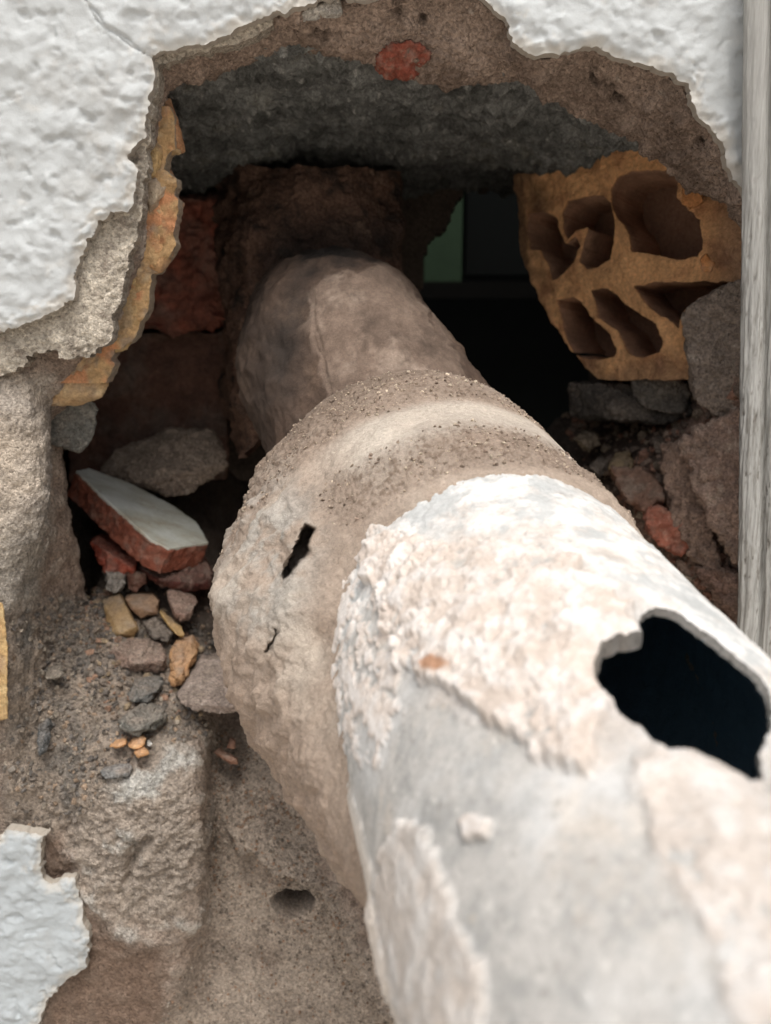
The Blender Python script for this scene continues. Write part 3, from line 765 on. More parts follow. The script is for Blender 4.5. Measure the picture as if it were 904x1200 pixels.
    return mesh_np('hollow_brick', np.concatenate(Vs), np.concatenate(Fs + [FB]), M_TERRA, WALL, np.concatenate(Cs), smooth=False)
hb = hollow_brick()
hb['label'] = 'orange clay hollow brick with broken open cells'
for k, (pts, f_) in enumerate([
    ([(798,214,.068),(806,212,.066),(822,226,.062),(826,238,.062),(808,248,.066),(798,240,.068),(802,214,.085),(822,238,.08)], cf(lin(206,138,76), lin(184,116,62), lin(214,158,96), 120, 20)),
    ([(820,304,.058),(828,296,.056),(838,308,.055),(834,320,.056),(822,318,.058),(826,300,.075),(834,316,.07)], cf(lin(212,136,66), lin(190,116,58), lin(220,158,90), 120, 21))]):
    chunk('clay_flake', pts, WALL, f_, M_TERRA, 0.0006, 0.8, seed=30 + k)

# ------------------------------------------------------------------ the drain pipe
d_ = rays(221, 122); d_ /= np.linalg.norm(d_)
R0 = 0.065
def tangent_axis():
    nl = np.cross(d_, rays(375, 790)); nl /= np.linalg.norm(nl)
    nr = np.cross(d_, rays(904, 775)); nr /= np.linalg.norm(nr)
    m = rays(700, 1000)
    if nl @ m < 0: nl = -nl
    if nr @ m < 0: nr = -nr
    return np.linalg.solve(np.array([nl, nr, d_]), [R0, R0, 0])
AX = CAMP + tangent_axis()
u_ = np.array([0, 0, 1.0]) - d_[2] * d_; u_ /= np.linalg.norm(u_)
r_ = np.cross(d_, u_)
def cyl(th, t, R):
    return AX + d_ * t[..., None] + R[..., None] * (np.cos(th)[..., None] * u_ + np.sin(th)[..., None] * r_)
def hit(px, py, R=R0):
    v = rays(px, py); o = CAMP - AX
    ov = o - d_ * (o @ d_); vv = v - d_ * (v @ d_)
    a = vv @ vv; b = 2 * ov @ vv; c = ov @ ov - R * R; D = max(b * b - 4 * a * c, 0)
    s = (-b - math.sqrt(D)) / 2 / a; w = CAMP + s * v - AX
    return math.atan2(w @ r_, w @ u_), w @ d_
PIPE = thing('drain_pipe', 'thick grey fibre cement drain pipe with a broken hole, sloping out of the wall', 'pipe')
PIPE.location = (0, 0, 0)
HOLE = [(747,737),(751,721),(767,712),(785,715),(801,723),(821,736),(841,750),(860,766),(875,779),(892,792),(903,808),(908,830),(908,849),(899,863),(894,883),(892,914),(880,914),(871,909),(852,898),(835,888),(815,882),(799,883),
        (785,880),(774,873),(762,866),(753,852),(740,846),(727,837),(714,826),(702,811),(697,797),(699,780),(707,764),(722,756),(740,752),(753,748)]
def front_pipe():
    deg = np.pi / 180
    th = np.concatenate([np.arange(-180, -120, 1.5), np.arange(-120, 62, 0.42), np.arange(62, 180, 1.5)]) * deg
    t = np.concatenate([np.arange(-0.75, 0.0, 0.02), np.arange(0.0, 0.30, 0.00058), np.arange(0.30, 0.40, 0.004)])
    TH, TT = np.meshgrid(th, t, indexing='ij')
    base = cyl(TH, TT, np.full_like(TH, R0))
    poly = []
    for p in HOLE:
        a, b = hit(*p); poly.append((a * R0, b))
    s = sdf_poly(TH * R0, TT, poly)
    s = s - fbm(base, 340, 3, 0.65, 111) * 0.0012 - fbm(base, 60, 2, 0.5, 112) * 0.0004      # >0 outside the hole = keep
    px, py = proj(base)
    nrm = np.cos(TH)[..., None] * u_ + np.sin(TH)[..., None] * r_
    facing = ((CAMP - base) * nrm).sum(-1) > 0
    def pm(poly, soft=10, wob=14, sc=110, seed=120):
        q = sdf_poly(px, py, poly) + fbm(base, sc, 4, 0.62, seed) * wob
        return np.where(facing, sstep(soft, -soft, q), 0)
    top = sstep(-80, -50, np.degrees(TH))
    crustA = pm([(430,640),(460,690),(470,770),(520,830),(560,850),(600,870),(650,900),(690,915),(740,880),(800,900),(900,950),(904,900),(760,640),(700,600),(600,570),(520,590)], 7, 26)
    crustA2 = pm([(425,660),(440,620),(520,640),(640,640),(720,700),(760,760),(720,830),(690,910),(640,895),(560,830),(470,780),(450,720)], 6, 22, 130, 121)
    crustB = pm([(740,890),(800,880),(904,920),(1000,1000),(1000,1300),(860,1200),(820,1080),(770,1000),(745,930)], 12, 30, 90, 122)
    crustC = pm([(448,1000),(470,965),(500,975),(520,1030),(545,1090),(572,1150),(580,1250),(520,1300),(440,1100)], 5, 20, 150, 123)
    crustD = pm([(385,650),(440,640),(470,760),(462,850),(440,900),(405,880),(380,780)], 6, 20, 200, 124)
    white = pm([(395,720),(420,640),(500,565),(610,550),(690,575),(760,630),(830,700),(904,760),(904,860),(800,740),(740,700),(640,640),(540,620),(450,680),(420,760)], 14, 34, 70, 125)
    spot = pm([(540,962),(556,956),(578,964),(574,982),(548,984)], 3, 6, 300, 126)
    fl = fbm(base, 130, 4, 0.62, 130); fh = fbm(base, 420, 4, 0.65, 131); rg = fbm(base, 150, 4, 0.6, 132, ridged=True)
    w1, w2, wc = worley(base + 0.002 * np.stack([fl, fh, rg], -1), 240, 7)
    flake = sstep(-0.15, 0.12, fl + 0.35 * (wc - 0.5))
    l0 = fbm(base, 75, 5, 0.62, 133)
    lay2 = 0.45 * sstep(-0.16, -0.13, l0) + 0.3 * sstep(0.02, 0.05, l0) + 0.25 * sstep(0.2, 0.23, l0)
    disp = fbm(base, 14, 3, 0.5, 134) * 0.0008 + fbm(base, 300, 3, 0.6, 135) * 0.00015
    disp += np.maximum(crustA, crustB) * (0.0005 + fl * 0.0005 + fh * 0.0002)
    disp += sstep(0.35, 0.6, crustA2 + 0.25 * fl) * 0.0011
    disp += crustA2 * (lay2 * 0.0019 + flake * 0.0005 + rg * 0.0003)
    disp += crustB * (lay2 * 0.0010 + rg * 0.0004)
    disp += crustC * (0.0016 + rg * 0.0008 + fl * 0.0006)
    disp += crustD * flake * (0.0009 + fh * 0.0003)
    disp += spot * 0.0022 + white * (0.0004 + fh * 0.0004)
    # thin ridge of dried grout down the left flank
    rid = sdf_poly(px, py, [(374,790),(384,840),(410,930),(432,1010),(450,1080),(466,1150),(476,1200),(474,1230),(462,1180),(446,1100),(424,1010),(400,930),(376,850)])
    ridm = np.where(facing, sstep(4, -3, rid + fl * 4), 0); disp += ridm * 0.0012
    disp -= sstep(0.004, 0.0, s) * 0.0008
    disp *= sstep(0.31, 0.29, TT)
    # grid snapping along the hole rim
    gth = np.gradient(s, th * R0, axis=0); gt = np.gradient(s, t, axis=1); g = gth**2 + gt**2 + 1e-6
    h = 0.00058
    sn = (s < 0) & (s > -1.5 * h) & (TT > 0) & (TT < .3)
    TH2 = TH + np.where(sn, np.clip(-s * gth / g, -h, h), 0) / R0; TT2 = TT + np.where(sn, np.clip(-s * gt / g, -h, h), 0)
    V = cyl(TH2, TT2, R0 + disp)
    wall = 0.0024 + fbm(base, 90, 3, 0.5, 136) * 0.0012
    Vi = cyl(TH2, TT2, R0 - wall)
    F = grid_faces(*TH.shape, close_u=True)
    keep = (s > -1.5 * h).ravel()[F].all(1) & (s.ravel()[F].max(1) > 0)
    c = np.tile(lin(178, 174, 168), TH.shape + (1,))
    c = mixc(c, lin(146, 146, 143), sstep(-0.25, 0.4, fbm(base, 75, 5, 0.7, 140)) * 0.8)
    c = mixc(c, lin(128, 126, 120), sstep(0.2, 0.5, fbm(base, 420, 3, 0.6, 144)) * 0.35)
    c = mixc(c, lin(204, 200, 192), sstep(0.25, 0.45, fbm(base, 230, 4, 0.6, 145)) * 0.6)
    c = mixc(c, lin(196, 195, 192), sstep(-0.05, 0.45, fbm(base, 34, 5, 0.66, 141)) * 0.75)
    c = mixc(c, lin(196, 182, 166), sstep(0.0, 0.4, fbm(base, 30, 6, 0.72, 147)) * 0.45
             )
    c = mixc(c, lin(132, 128, 122), sstep(0.34, 0.42, fbm(base, 260, 3, 0.6, 148)) * 0.5)
    c = mixc(c, lin(196, 184, 168), sstep(0.25, 0.6, fbm(base, 100, 4, 0.65, 142)) * 0.6)
    c = mixc(c, lin(220, 217, 212), white * sstep(-0.5, 0.2, fl) * 0.9)
    pk = mixc(np.tile(lin(194, 178, 164), TH.shape + (1,)), lin(212, 205, 198), sstep(-0.2, 0.4, fl))
    pk = mixc(pk, lin(176, 150, 130), sstep(0.25, 0.7, -rg) * 0.6)
    c = mixc(c, pk, np.maximum(crustA * 0.4, crustB * 0.6) * sstep(-0.3, 0.2, fl + lay2))
    gy = white * sstep(-0.02, 0.25, fbm(base, 62, 5, 0.66, 146)) * (1 - 0.6 * crustA2)
    c = mixc(c, lin(170, 172, 170), gy * 0.8)
    c = mixc(c, pk, crustA2 * 0.9 * sstep(-.3, .1, lay2 + fl)); c = mixc(c, pk * 0.9, crustC * 0.55); c = mixc(c, pk, crustD * flake); c = mixc(c, pk, spot); c = mixc(c, lin(204, 192, 178), ridm * 0.8)
    rust = pm([(498,782),(515,775),(536,783),(525,792),(505,792)], 3, 4, 300, 143)
    c = mixc(c, lin(168, 120, 84), rust * 0.9)
    # browner towards the underside
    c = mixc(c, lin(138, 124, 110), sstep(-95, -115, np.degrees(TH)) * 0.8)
    c = mixc(c, lin(58, 49, 42), sstep(.282, .288, TT))  # dark pipe colour under the collar, painted shade for the slit
    ci = np.tile(np.array([0.13, 0.21, 0.27]), (TH.size, 1))  # bluish inner wall, dim haze of the bore put into its colour
    rim = sstep(0.010, 0.002, s).ravel()
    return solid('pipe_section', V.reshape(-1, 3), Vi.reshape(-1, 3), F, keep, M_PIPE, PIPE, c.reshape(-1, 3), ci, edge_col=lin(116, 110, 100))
fp = front_pipe()

# --- mortar collar round the joint, running out under the pipe
def collar():
    ths = np.array([-180, -150, -125, -105, -92, -80, -62, -40, -20, 0, 20, 40, 62, 90, 135, 180.])
    ts = np.array([.04, .10, .15, .20, .245, .262, .275, .295, .32, .345, .365, .385, .41, .45])
    #        -180 -150 -125 -105  -92  -80  -62  -40  -20    0   20   40   62   90  135  180   (mm)
    T_ = np.array([
     [ -4,  -4,  -4, -4,   -4,  -4,  -4,  -4,  -4,  -4,  -4,  -4,  -4,  -4, -4,  -4],
     [ -4,  -4,  -4, -4,   -4,  -4,  -4,  -4,  -4,  -4,  -4,  -4,  -4,  -4, -4,  -4],
     [ 2,   3,   1,  -2,   -4,  -4,  -4,  -4,  -4,  -4,  -4,  -4,  -4,  -4, -4,   2],
     [ 10,  12,  8,   4,   -2,  -4,  -4,  -4,  -4,  -4,  -4,  -4,  -4,  -4,  0,  10],
     [ 22,  25,  22,  16,   6,   0,  -3,  -3,  -3,  -3,  -3,  -3,  -3,  -2,  8,  22],
     [ 28,  31,  28,  22,  14,   7, 1.0,-0.5,-0.5,-0.5,-0.5,-0.5,-0.5,  0, 10,  32],
     [ 31,  35,  33,  27,  20,  12,   4, 1.5, 1.2, 1.2, 1.2, 1.5,   2,  3, 12,  33],
     [ 34,  38,  38,  34,  27,  18,   9,   5,   4,   4,   3,   2,   3,  6, 15,  34],
     [ 34,  39,  39,  35,  30,  21,  12,   8,   7,   6,   5,   4,   4,  8, 17,  34],
     [ 33,  38,  38,  35,  30,  21,  13,  10,   9,   8,   6,   4,   3,  8, 17,  33],
     [ 30,  34,  34,  31,  26,  18,  11,   8,   9,   9,   6,   3,   2,  6, 15,  30],
     [ 24,  28,  28,  24,  18,  13,   9,   8,   7,   5,   2,   0,  -2,  2, 10,  24],
     [ 14,  18,  16,  12,   8,   5,   3,   2,   0,  -2,  -5,  -7,  -8, -6,  2,  14],
     [  0,   2,   0,  -2,  -4,  -6,  -8,  -9, -10, -12, -16, -16, -16,-16, -8,   0]], float) / 1000
    th = np.concatenate([np.arange(-180, -125, 1.2), np.arange(-125, 75, 0.42), np.arange(75, 180, 2.0)])
    t = np.concatenate([np.arange(.04, .10, .0015), np.arange(.10, .42, .0007), np.arange(.42, .45, .002)])
    # smooth interpolation: cubic in theta via dense linear + blur is enough for a trowelled mass
    A1 = np.array([np.interp(t, ts, T_[:, k]) for k in range(len(ths))]).T
    A2 = np.array([np.interp(th, ths, A1[k]) for k in range(len(t))]).T
    def blur(a, n, ax):
        ker = np.hanning(n + 2)[1:-1]; ker /= ker.sum()
        return np.apply_along_axis(lambda v: np.convolve(np.pad(v, n // 2, mode='edge'), ker, 'valid'), ax, a)
    A2 = blur(A2, 25, 0); A2 = blur(A2, 21, 1)
    TH, TT = np.meshgrid(th * np.pi / 180, t, indexing='ij')
    base = cyl(TH, TT, np.full_like(TH, R0 + .01))
    deg = th[:, None] * np.ones_like(TT)
    body = sstep(0.0005, 0.010, A2)
    px, py = proj(cyl(TH, TT, R0 + A2))
    lo = fbm(base, 24, 3, 0.5, 151); md = fbm(base, 80, 4, 0.6, 152); hi = fbm(base, 420, 3, 0.6, 153)
    ring = fbm(np.stack([TT * 3.0, TH * 0.012, TT * 0], -1), 60, 3, 0.5, 154, ridged=True)
    w1, w2, wc = worley(base, 480, 8)
    grit = np.clip(0.65 - w1, 0, 1) * 0.0013
    gm = sstep(0.325, 0.345, TT) * sstep(.40, .38, TT) + sstep(.272, .282, TT + lo * .008) * sstep(.318, .302, TT + lo * 0.01) * sstep(-65, -40, deg)
    rough = sstep(-48, -75, deg)
    D = lo * 0.0042 * body + md * (0.0005 + 0.0012 * rough) + hi * 0.0003 + grit * np.clip(gm, 0.12, 1) + rough * (ring * 0.0018 + fbm(base, 170, 5, 0.66, 155) * 0.0020 * body + np.clip(fbm(base, 90, 4, 0.6, 157, ridged=True), 0, 1) * 0.0018 * body)
    D += 0.0028 * sstep(0.0, .5, fbm(base, 55, 3, .5, 156)) * rough * body
    # slit in the mortar
    D += 0.0030 * sstep(0.262, 0.270, TT + lo * .006) * sstep(0.300, 0.284, TT + lo * .006) * sstep(22, 36, deg) * sstep(80, 55, deg) * (0.6 + md)
    D += np.clip(fbm(base, 36, 4, .6, 160, ridged=True), 0, 1) * 0.0022 * body * sstep(-10, -50, deg)
    sl = sdf_poly(px, py, [(366,618),(374,623),(369,645),(361,661),(354,675),(342,683),(344,664),(352,656),(356,638)]) + hi * 2.0
    slm = sstep(1.5, -2.5, sl)
    slm2 = sstep(2, -3, sdf_poly(px, py, [(338,738),(344,742),(334,762),(318,764),(322,756),(332,752)]) + hi * 2)
    D += sstep(14, 2, np.abs(sl + 6)) * sstep(372, 352, px) * 0.0014
    c2 = sdf_poly(px, py, [(338,738),(344,742),(334,762),(318,764),(322,756),(332,752)]) + hi * 2
    R = R0 + A2 + D
    V = cyl(TH, TT, R)
    vd = V - CAMP; vd /= np.linalg.norm(vd, axis=-1, keepdims=True)
    V = V + vd * (slm * 0.022 + slm2 * 0.008)[..., None]
    c = np.tile(lin(162, 144, 127), TH.shape + (1,))
    c = mixc(c, lin(134, 115, 98), sstep(-0.1, 0.5, md) * 0.6)
    c = mixc(c, lin(190, 178, 162), sstep(0.0, 0.5, lo) * 0.6)
    c = mixc(c, lin(188, 177, 162), sstep(.298, .308, TT + lo * .008) * sstep(.338, .328, TT + lo * .008) * sstep(-60, -30, deg) * 0.7)  # sunlit patch on the collar top, painted as a lighter band
    gn = fbm(base, 330, 3, 0.7, 158)
    c = mixc(c, lin(116, 98, 83), np.clip(gm, 0, 1) * (0.45 + 0.5 * sstep(-0.1, 0.35, gn)))
    c = mixc(c, lin(60, 50, 42), slm2 * .5)  # painted shade in the lower slit
    gp = sstep(60, -10, sdf_poly(px, py, [(310,610),(340,600),(350,640),(338,700),(310,720),(300,660)])) * sstep(-0.2, 0.2, md)
    c = mixc(c, lin(172, 170, 162), gp * 0.6)
    c = mixc(c, lin(112, 96, 82), sstep(.355, .385, TT) * 0.6)  # shade from the lintel painted on the back of the collar
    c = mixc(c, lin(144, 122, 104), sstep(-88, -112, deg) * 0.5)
    c = mixc(c, lin(60, 52, 46), slm * 0.75)  # shade inside the upper slit, painted dark
    F = grid_faces(*TH.shape, close_u=True); F = F[((A2 > -0.0022) | (TT > 0.33)).ravel()[F].any(1)]
    global COLL
    Nn = grid_normals(V); fc = ((Nn * (V - cyl(TH, TT, R * 0))).sum(-1).mean() > 0); Nn = Nn if fc else -Nn
    cs_ = (gm > 0.4) & (A2 > 0.0005) & (fbm(base, 60, 3, .6, 159) > -0.12)
    COLL = (V[cs_], Nn[cs_])
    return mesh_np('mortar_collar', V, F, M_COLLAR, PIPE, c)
collar()

# --- elbow rising behind the lintel
def elbow():
    path = np.array([AX + d_ * 0.33, AX + d_ * 0.40 + np.array([0, 0, 0.004]), at(403, 430, 0.075), at(389, 396, 0.13), at(381, 378, 0.185), at(378, 366, 0.25), at(378, 360, 0.31)])
    rad = np.array([0.064, 0.061, 0.0555, 0.0515, 0.050, 0.049, 0.049])
    n = 420; c = cr(path, n); r = np.interp(np.linspace(0, len(path) - 1, n), np.arange(len(path)), rad)
    tg = np.gradient(c, axis=0); tg /= np.linalg.norm(tg, axis=1)[:, None]
    ref = np.array([1.0, 0, 0]); s1 = ref - (tg @ ref)[:, None] * tg; s1 /= np.linalg.norm(s1, axis=1)[:, None]; s2 = np.cross(tg, s1)
    th = np.linspace(0, 2 * np.pi, 420, endpoint=False)
    P = c[None] + r[None, :, None] * (np.cos(th)[:, None, None] * s1[None] + np.sin(th)[:, None, None] * s2[None])
    nn = (P - c[None]) / r[None, :, None]
    px, py = proj(P)
    lo = fbm(P, 30, 4, 0.55, 161); md = fbm(P, 120, 4, 0.6, 162)
    topdark = sstep(26, -26, sdf_poly(px, py, [(330,240),(470,235),(470,262),(440,270),(400,290),(370,300),(352,340),(345,420),(335,480),(318,470),(320,400),(345,320),(340,270)]) + lo * 30)  # darker area over the top and left flank
    film = sstep(3, -3, sdf_poly(px, py, [(366,346),(392,318),(420,322),(452,306),(484,338),(524,400),(550,450),(470,444),(430,458),(388,480),(374,430),(352,384)]) + md * 22)
    disp = lo * 0.0050 + md * 0.0012 + film * 0.0016 + np.clip(fbm(P, 60, 4, .6, 165, ridged=True), 0, 1) * 0.0018 * (1 - film)
    rim_ = sstep(322, 292, py + lo * 40)
    cr_ = np.abs(sdf_poly(px, py, [(366,346),(372,400),(386,450),(398,500),(388,452),(374,402)]) + md * 6)
    disp = disp - sstep(3, 0, cr_) * 0.0016
    V = P + nn * disp[..., None]
    cc = mixc(np.tile(lin(80, 64, 53), P.shape[:-1] + (1,)), lin(116, 98, 84), film * (0.6 + 0.4 * sstep(-0.2, 0.5, md)))
    cc = mixc(cc, lin(120, 98, 80), sstep(-0.05, 0.35, fbm(P, 46, 5, 0.7, 166)) * (1 - film) * 0.5)
    cc = mixc(cc, lin(56, 47, 41), sstep(340, 300, px + lo * 60) * 0.6)
    cc = mixc(cc, lin(148, 130, 114), sstep(0.02, 0.45, fbm(P, 34, 6, 0.75, 163)) * film * 0.7)
    cc = mixc(cc, lin(70, 58, 49), sstep(0.1, 0.45, fbm(P, 48, 5, 0.7, 164)) * 0.6)
    cc = mixc(cc, lin(42, 38, 35), np.clip(topdark * 0.7 + rim_ * 0.85, 0, .9))
    return mesh_np('pipe_elbow', V, grid_faces(420, n, close_u=True), M_DUST, PIPE, cc)
elbow()

# ------------------------------------------------------------------ weathered batten on the right
def batten():
    zs = np.arange(-0.42, 0.24, 0.0009)
    # cross-section profile (x, y) relative; two rounded lobes with a groove
    prof = np.array([(0.001,.006),(0,.003),(.0008,.0008),(.003,-.0012),(.006,-.002),(.0085,-.0008),(.0098,.0024),(.0108,.0026),(.012,-.0002),(.0145,-.0018),(.019,-.0024),(.024,-.002),(.028,0),(.029,.004),(.029,.012)])
    seg = np.linspace(0, len(prof) - 1, 90); pr = np.stack([np.interp(seg, np.arange(len(prof)), prof[:, k]) for k in (0, 1)], -1)
    top = at(873, 0, -.012); bot = at(866, 720, -.012)
    xl = np.interp(zs, [bot[2], top[2]], [bot[0], top[0]])
    P = np.zeros((len(zs), len(pr), 3)); P[..., 0] = xl[:, None] + pr[None, :, 0]; P[..., 1] = -.014 + pr[None, :, 1]; P[..., 2] = zs[:, None]
    Q = P * np.array([1.0, 1.0, 0.06]); gr = fbm(Q, 900, 4, 0.6, 171); g2 = fbm(P * np.array([1, 1, .2]), 260, 3, .6, 172)
    chips = sstep(0.25, 0.5, fbm(P * np.array([1, 1, .35]), 420, 3, .6, 173)) * sstep(.13, -.05, zs)[:, None]
    n = grid_normals(P)
    if n[:, 45, 1].mean() > 0: n = -n
    sharp = sstep(0.12, -0.02, zs)[:, None]
    gv = np.clip(fbm(P * np.array([1.0, 1.0, 0.02]), 420, 3, .6, 174, ridged=True) - .35, 0, 1)
    V = P + n * (-gv * sharp * 0.0011 + gr * 0.00045 * (0.3 + sharp) + g2 * 0.0003 - chips * 0.0006)[..., None]
    c = mixc(np.tile(lin(156, 154, 148), P.shape[:-1] + (1,)), lin(110, 105, 96), sstep(-0.1, 0.4, gr) * (0.15 + 0.55 * sharp))
    c = mixc(c, lin(178, 176, 170), sstep(0.1, 0.5, -gr) * 0.5); c = mixc(c, lin(96, 88, 78), chips * 0.8)
    return mesh_np('wooden_batten', V, grid_faces(len(zs), len(pr), close_v=True), M_WOOD, None, c,
                   label='weathered grey grooved batten standing upright in front of the right side of the wall', cat='batten')
batten()

# ------------------------------------------------------------------ loose rubble, each piece its own thing
def glaze_col(V, N):
    Q = V @ np.array([[0.5, 0.6, 0.6], [-0.8, 0.5, 0.2], [0.1, 0.1, 1.0]]) * np.array([1.0, 0.18, 1.0])
    a = fbm(Q, 90, 4, 0.6, 191); b = fbm(V, 160, 5, 0.68, 192)
    c = mixc(np.tile(lin(184, 184, 170), (len(V), 1)), lin(202, 204, 196), sstep(-.2, .4, a))
    c = mixc(c, lin(164, 146, 118), sstep(0.0, 0.6, -a + b * .4) * 0.7)
    return mixc(c, lin(128, 104, 84), sstep(0.28, 0.5, b) * 0.6)
def shard():
    T0 = [(88,551,.128),(103,550,.140),(150,571,.148),(200,596,.145),(232,612,.135),(247,634,.115),(196,650,.088),(176,638,.088),(150,608,.098),(118,578,.112)]
    P = np.array([at(*p) for p in T0]); ctr = P.mean(0)
    _, _, vt = np.linalg.svd(P - ctr); n = vt[2]
    if n[2] < 0: n = -n
    P = P - ((P - ctr) @ n)[:, None] * n * 0.8
    e = thing('tile_shard', 'large broken red clay tile piece with pale glazed face, left of the pipe', 'tile piece')
    e.location = ctr
    below = P - n * 0.017 + np.array([0.001, -0.001, 0])
    chunk('clay_body', np.concatenate([P, below]), e, cf(lin(150, 84, 62), lin(104, 62, 50), lin(178, 104, 76), 120, 30), M_TERRA, 0.0008, 0.9, world=True, seed=40)
    inn = ctr + (P - ctr) * 0.985
    chunk('glaze', np.concatenate([inn + n * 0.0014, inn - n * 0.001]), e, lambda V, N: glaze_col(V, N), M_GLAZE, 0.0006, 0.25, world=True, seed=41)
shard()
CAT = 'rubble'
def rub(name, label, pts, colf, mat=M_MORTAR, vox=0.00055, amp=1.0, cat='stone', seed=0, **k):
    return chunk(name, pts, None, colf, mat, vox, amp, seed=seed, label=label, cat=cat, **k)
_jr = random.Random(5)
def blk(front, dy, dpx=(0, -8), sc=0.9):
    """visible outline, a nearer bevelled inner outline, and a deeper copy"""
    cx = sum(p[0] for p in front) / len(front); cy = sum(p[1] for p in front) / len(front)
    wid = max(p[0] for p in front) - min(p[0] for p in front)
    push = min(0.009, wid * 0.00010)
    ox, oy = _jr.uniform(-.08, .08) * wid, _jr.uniform(-.06, .03) * wid
    inner = [(cx + (x - cx) * 0.74 + ox, cy + (y - cy) * 0.70 + oy, Y - push * _jr.uniform(.3, 1.2)) for x, y, Y in front[::2]]
    back = [(cx + (x - cx) * sc + dpx[0], cy + (y - cy) * sc + dpx[1], Y + dy) for x, y, Y in front]
    return front + inner + back
GRM = cf(lin(164, 144, 126), lin(116, 98, 84), lin(182, 164, 146), 110, 32, dust=lin(172, 154, 136))
rub('mortar_chunk', 'big rough grey brown mortar chunk lying behind the glazed tile piece',
    blk([(118,548,.17),(138,530,.175),(170,520,.18),(196,503,.185),(250,504,.185),(258,520,.18),(266,546,.17),(250,562,.165),(225,576,.16),(200,582,.155),(160,570,.155),(120,556,.165)], .04, (0, -4)), GRM, amp=2.4, cat='mortar chunk', seed=50)
rub('brick_chunk', 'bright red brick chunk under the left end of the glazed tile piece',
    blk([(104,634,.115),(112,627,.12),(140,640,.12),(160,660,.105),(158,672,.10),(124,672,.10),(110,652,.11)], .03, (6, -6)), cf(lin(172, 78, 54), lin(128, 56, 42), lin(190, 104, 76), 100, 33), M_TERRA, amp=1.6, cat='brick piece', seed=51)
rub('brick_chunk', 'dark red brick chunk beneath the glazed tile piece beside the pipe',
    blk([(160,664,.105),(200,664,.11),(240,655,.12),(250,672,.115),(246,690,.11),(215,694,.10),(180,684,.10)], .04, (0, -8)), cf(lin(92, 50, 42), lin(66, 42, 36), lin(120, 66, 52), 90, 34), M_TERRA, amp=1.6, cat='brick piece', seed=52)
rub('brick_chunk', 'small brown brick wedge pointing down under the glazed tile piece',
    blk([(146,668,.10),(172,672,.10),(170,682,.10),(160,696,.098),(150,690,.10)], .03, (0, -6)), cf(lin(106, 68, 54), lin(80, 54, 44), lin(126, 86, 70), 100, 35), M_TERRA, amp=1.2, cat='brick piece', seed=53)
rub('mortar_chunk', 'pitted pale mortar crumb hanging under the bright red brick chunk',
    blk([(122,668,.10),(152,668,.10),(148,684,.098),(136,696,.096),(126,690,.098)], .02, (0, -4)), cf(lin(168, 160, 150), lin(100, 92, 84), lin(200, 192, 182), 300, 36), amp=2.4, cat='mortar chunk', seed=54)
rub('clay_chip', 'tall ochre clay chip standing in the rubble below the red brick chunk',
    blk([(121,706,.092),(128,699,.096),(140,697,.096),(146,706,.092),(163,738,.078),(158,746,.076),(136,750,.074),(126,740,.078)], .012, (2, -4)), cf(lin(178, 142, 88), lin(150, 116, 70), lin(190, 160, 108), 60, 37), M_TERRA, amp=0.45, cat='clay chip', seed=55)
rub('clay_chip', 'squat brown clay chip wedged right of the tall ochre chip',
    blk([(146,702,.092),(156,696,.098),(180,697,.098),(187,704,.094),(186,720,.086),(165,725,.084),(152,714,.088)], .02, (0, -5)), cf(lin(156, 118, 84), lin(122, 92, 68), lin(170, 136, 100), 60, 38), M_TERRA, amp=0.45, cat='clay chip', seed=56)
rub('stone', 'small angular pinkish stone below the dark red brick chunk',
    blk([(196,694,.094),(204,690,.098),(228,700,.096),(232,706,.092),(222,728,.082),(212,730,.080),(202,722,.084)], .018, (0, -6)), cf(lin(152, 120, 104), lin(124, 96, 84), lin(172, 142, 126), 90, 39), amp=0.9, seed=57)
rub('clay_chip', 'thin pointed yellow clay sliver between the squat chip and the flaky orange one',
    blk([(187,716,.086),(192,720,.086),(214,736,.080),(217,746,.074),(212,748,.074),(198,736,.078)], .006, (0, -3)), cf(lin(196, 156, 88), lin(168, 126, 70), lin(206, 172, 110), 60, 40), M_TERRA, amp=0.5, cat='clay chip', seed=58)
rub('mortar_chunk', 'grey crumb of mortar just above the flat oval stone',
    blk([(168,728,.082),(182,724,.086),(198,732,.082),(204,744,.076),(196,752,.072),(176,748,.074)], .02, (0, -5)), cf(lin(122, 112, 102), lin(90, 84, 78), lin(142, 132, 120), 120, 41), amp=1.6, cat='mortar chunk', seed=59)
rub('stone', 'flat oval reddish grey stone lying left of the flaky orange chip',
    blk([(119,766,.062),(124,756,.068),(142,749,.074),(170,749,.076),(190,754,.074),(197,768,.066),(196,784,.058),(184,790,.054),(150,788,.054),(126,784,.056)], .022, (0, -8)), cf(lin(158, 132, 116), lin(126, 104, 92), lin(178, 158, 144), 110, 42), amp=1.5, seed=60)
rub('clay_chip', 'flaky orange clay chip leaning on the pale square stone',
    blk([(199,762,.066),(206,750,.074),(226,746,.078),(232,760,.072),(228,776,.064),(218,796,.052),(206,806,.046),(197,800,.048),(196,780,.056)], .014, (3, -4)), cf(lin(196, 148, 98), lin(156, 112, 76), lin(216, 170, 116), 120, 43), M_TERRA, amp=2.2, cat='clay chip', seed=61)
rub('stone', 'pale square cut stone resting on the edge of the rubble beside the pipe',
    blk([(208,816,.032),(226,790,.052),(236,772,.064),(262,774,.064),(282,784,.058),(284,792,.052),(279,834,.026),(258,838,.022),(226,832,.024),(212,824,.026)], .03, (0, -10), .95), cf(lin(164, 146, 134), lin(136, 118, 106), lin(186, 170, 158), 110, 44), amp=1.0, seed=62)
GG = cf(lin(112, 112, 108), lin(84, 84, 82), lin(140, 138, 132), 140, 45)
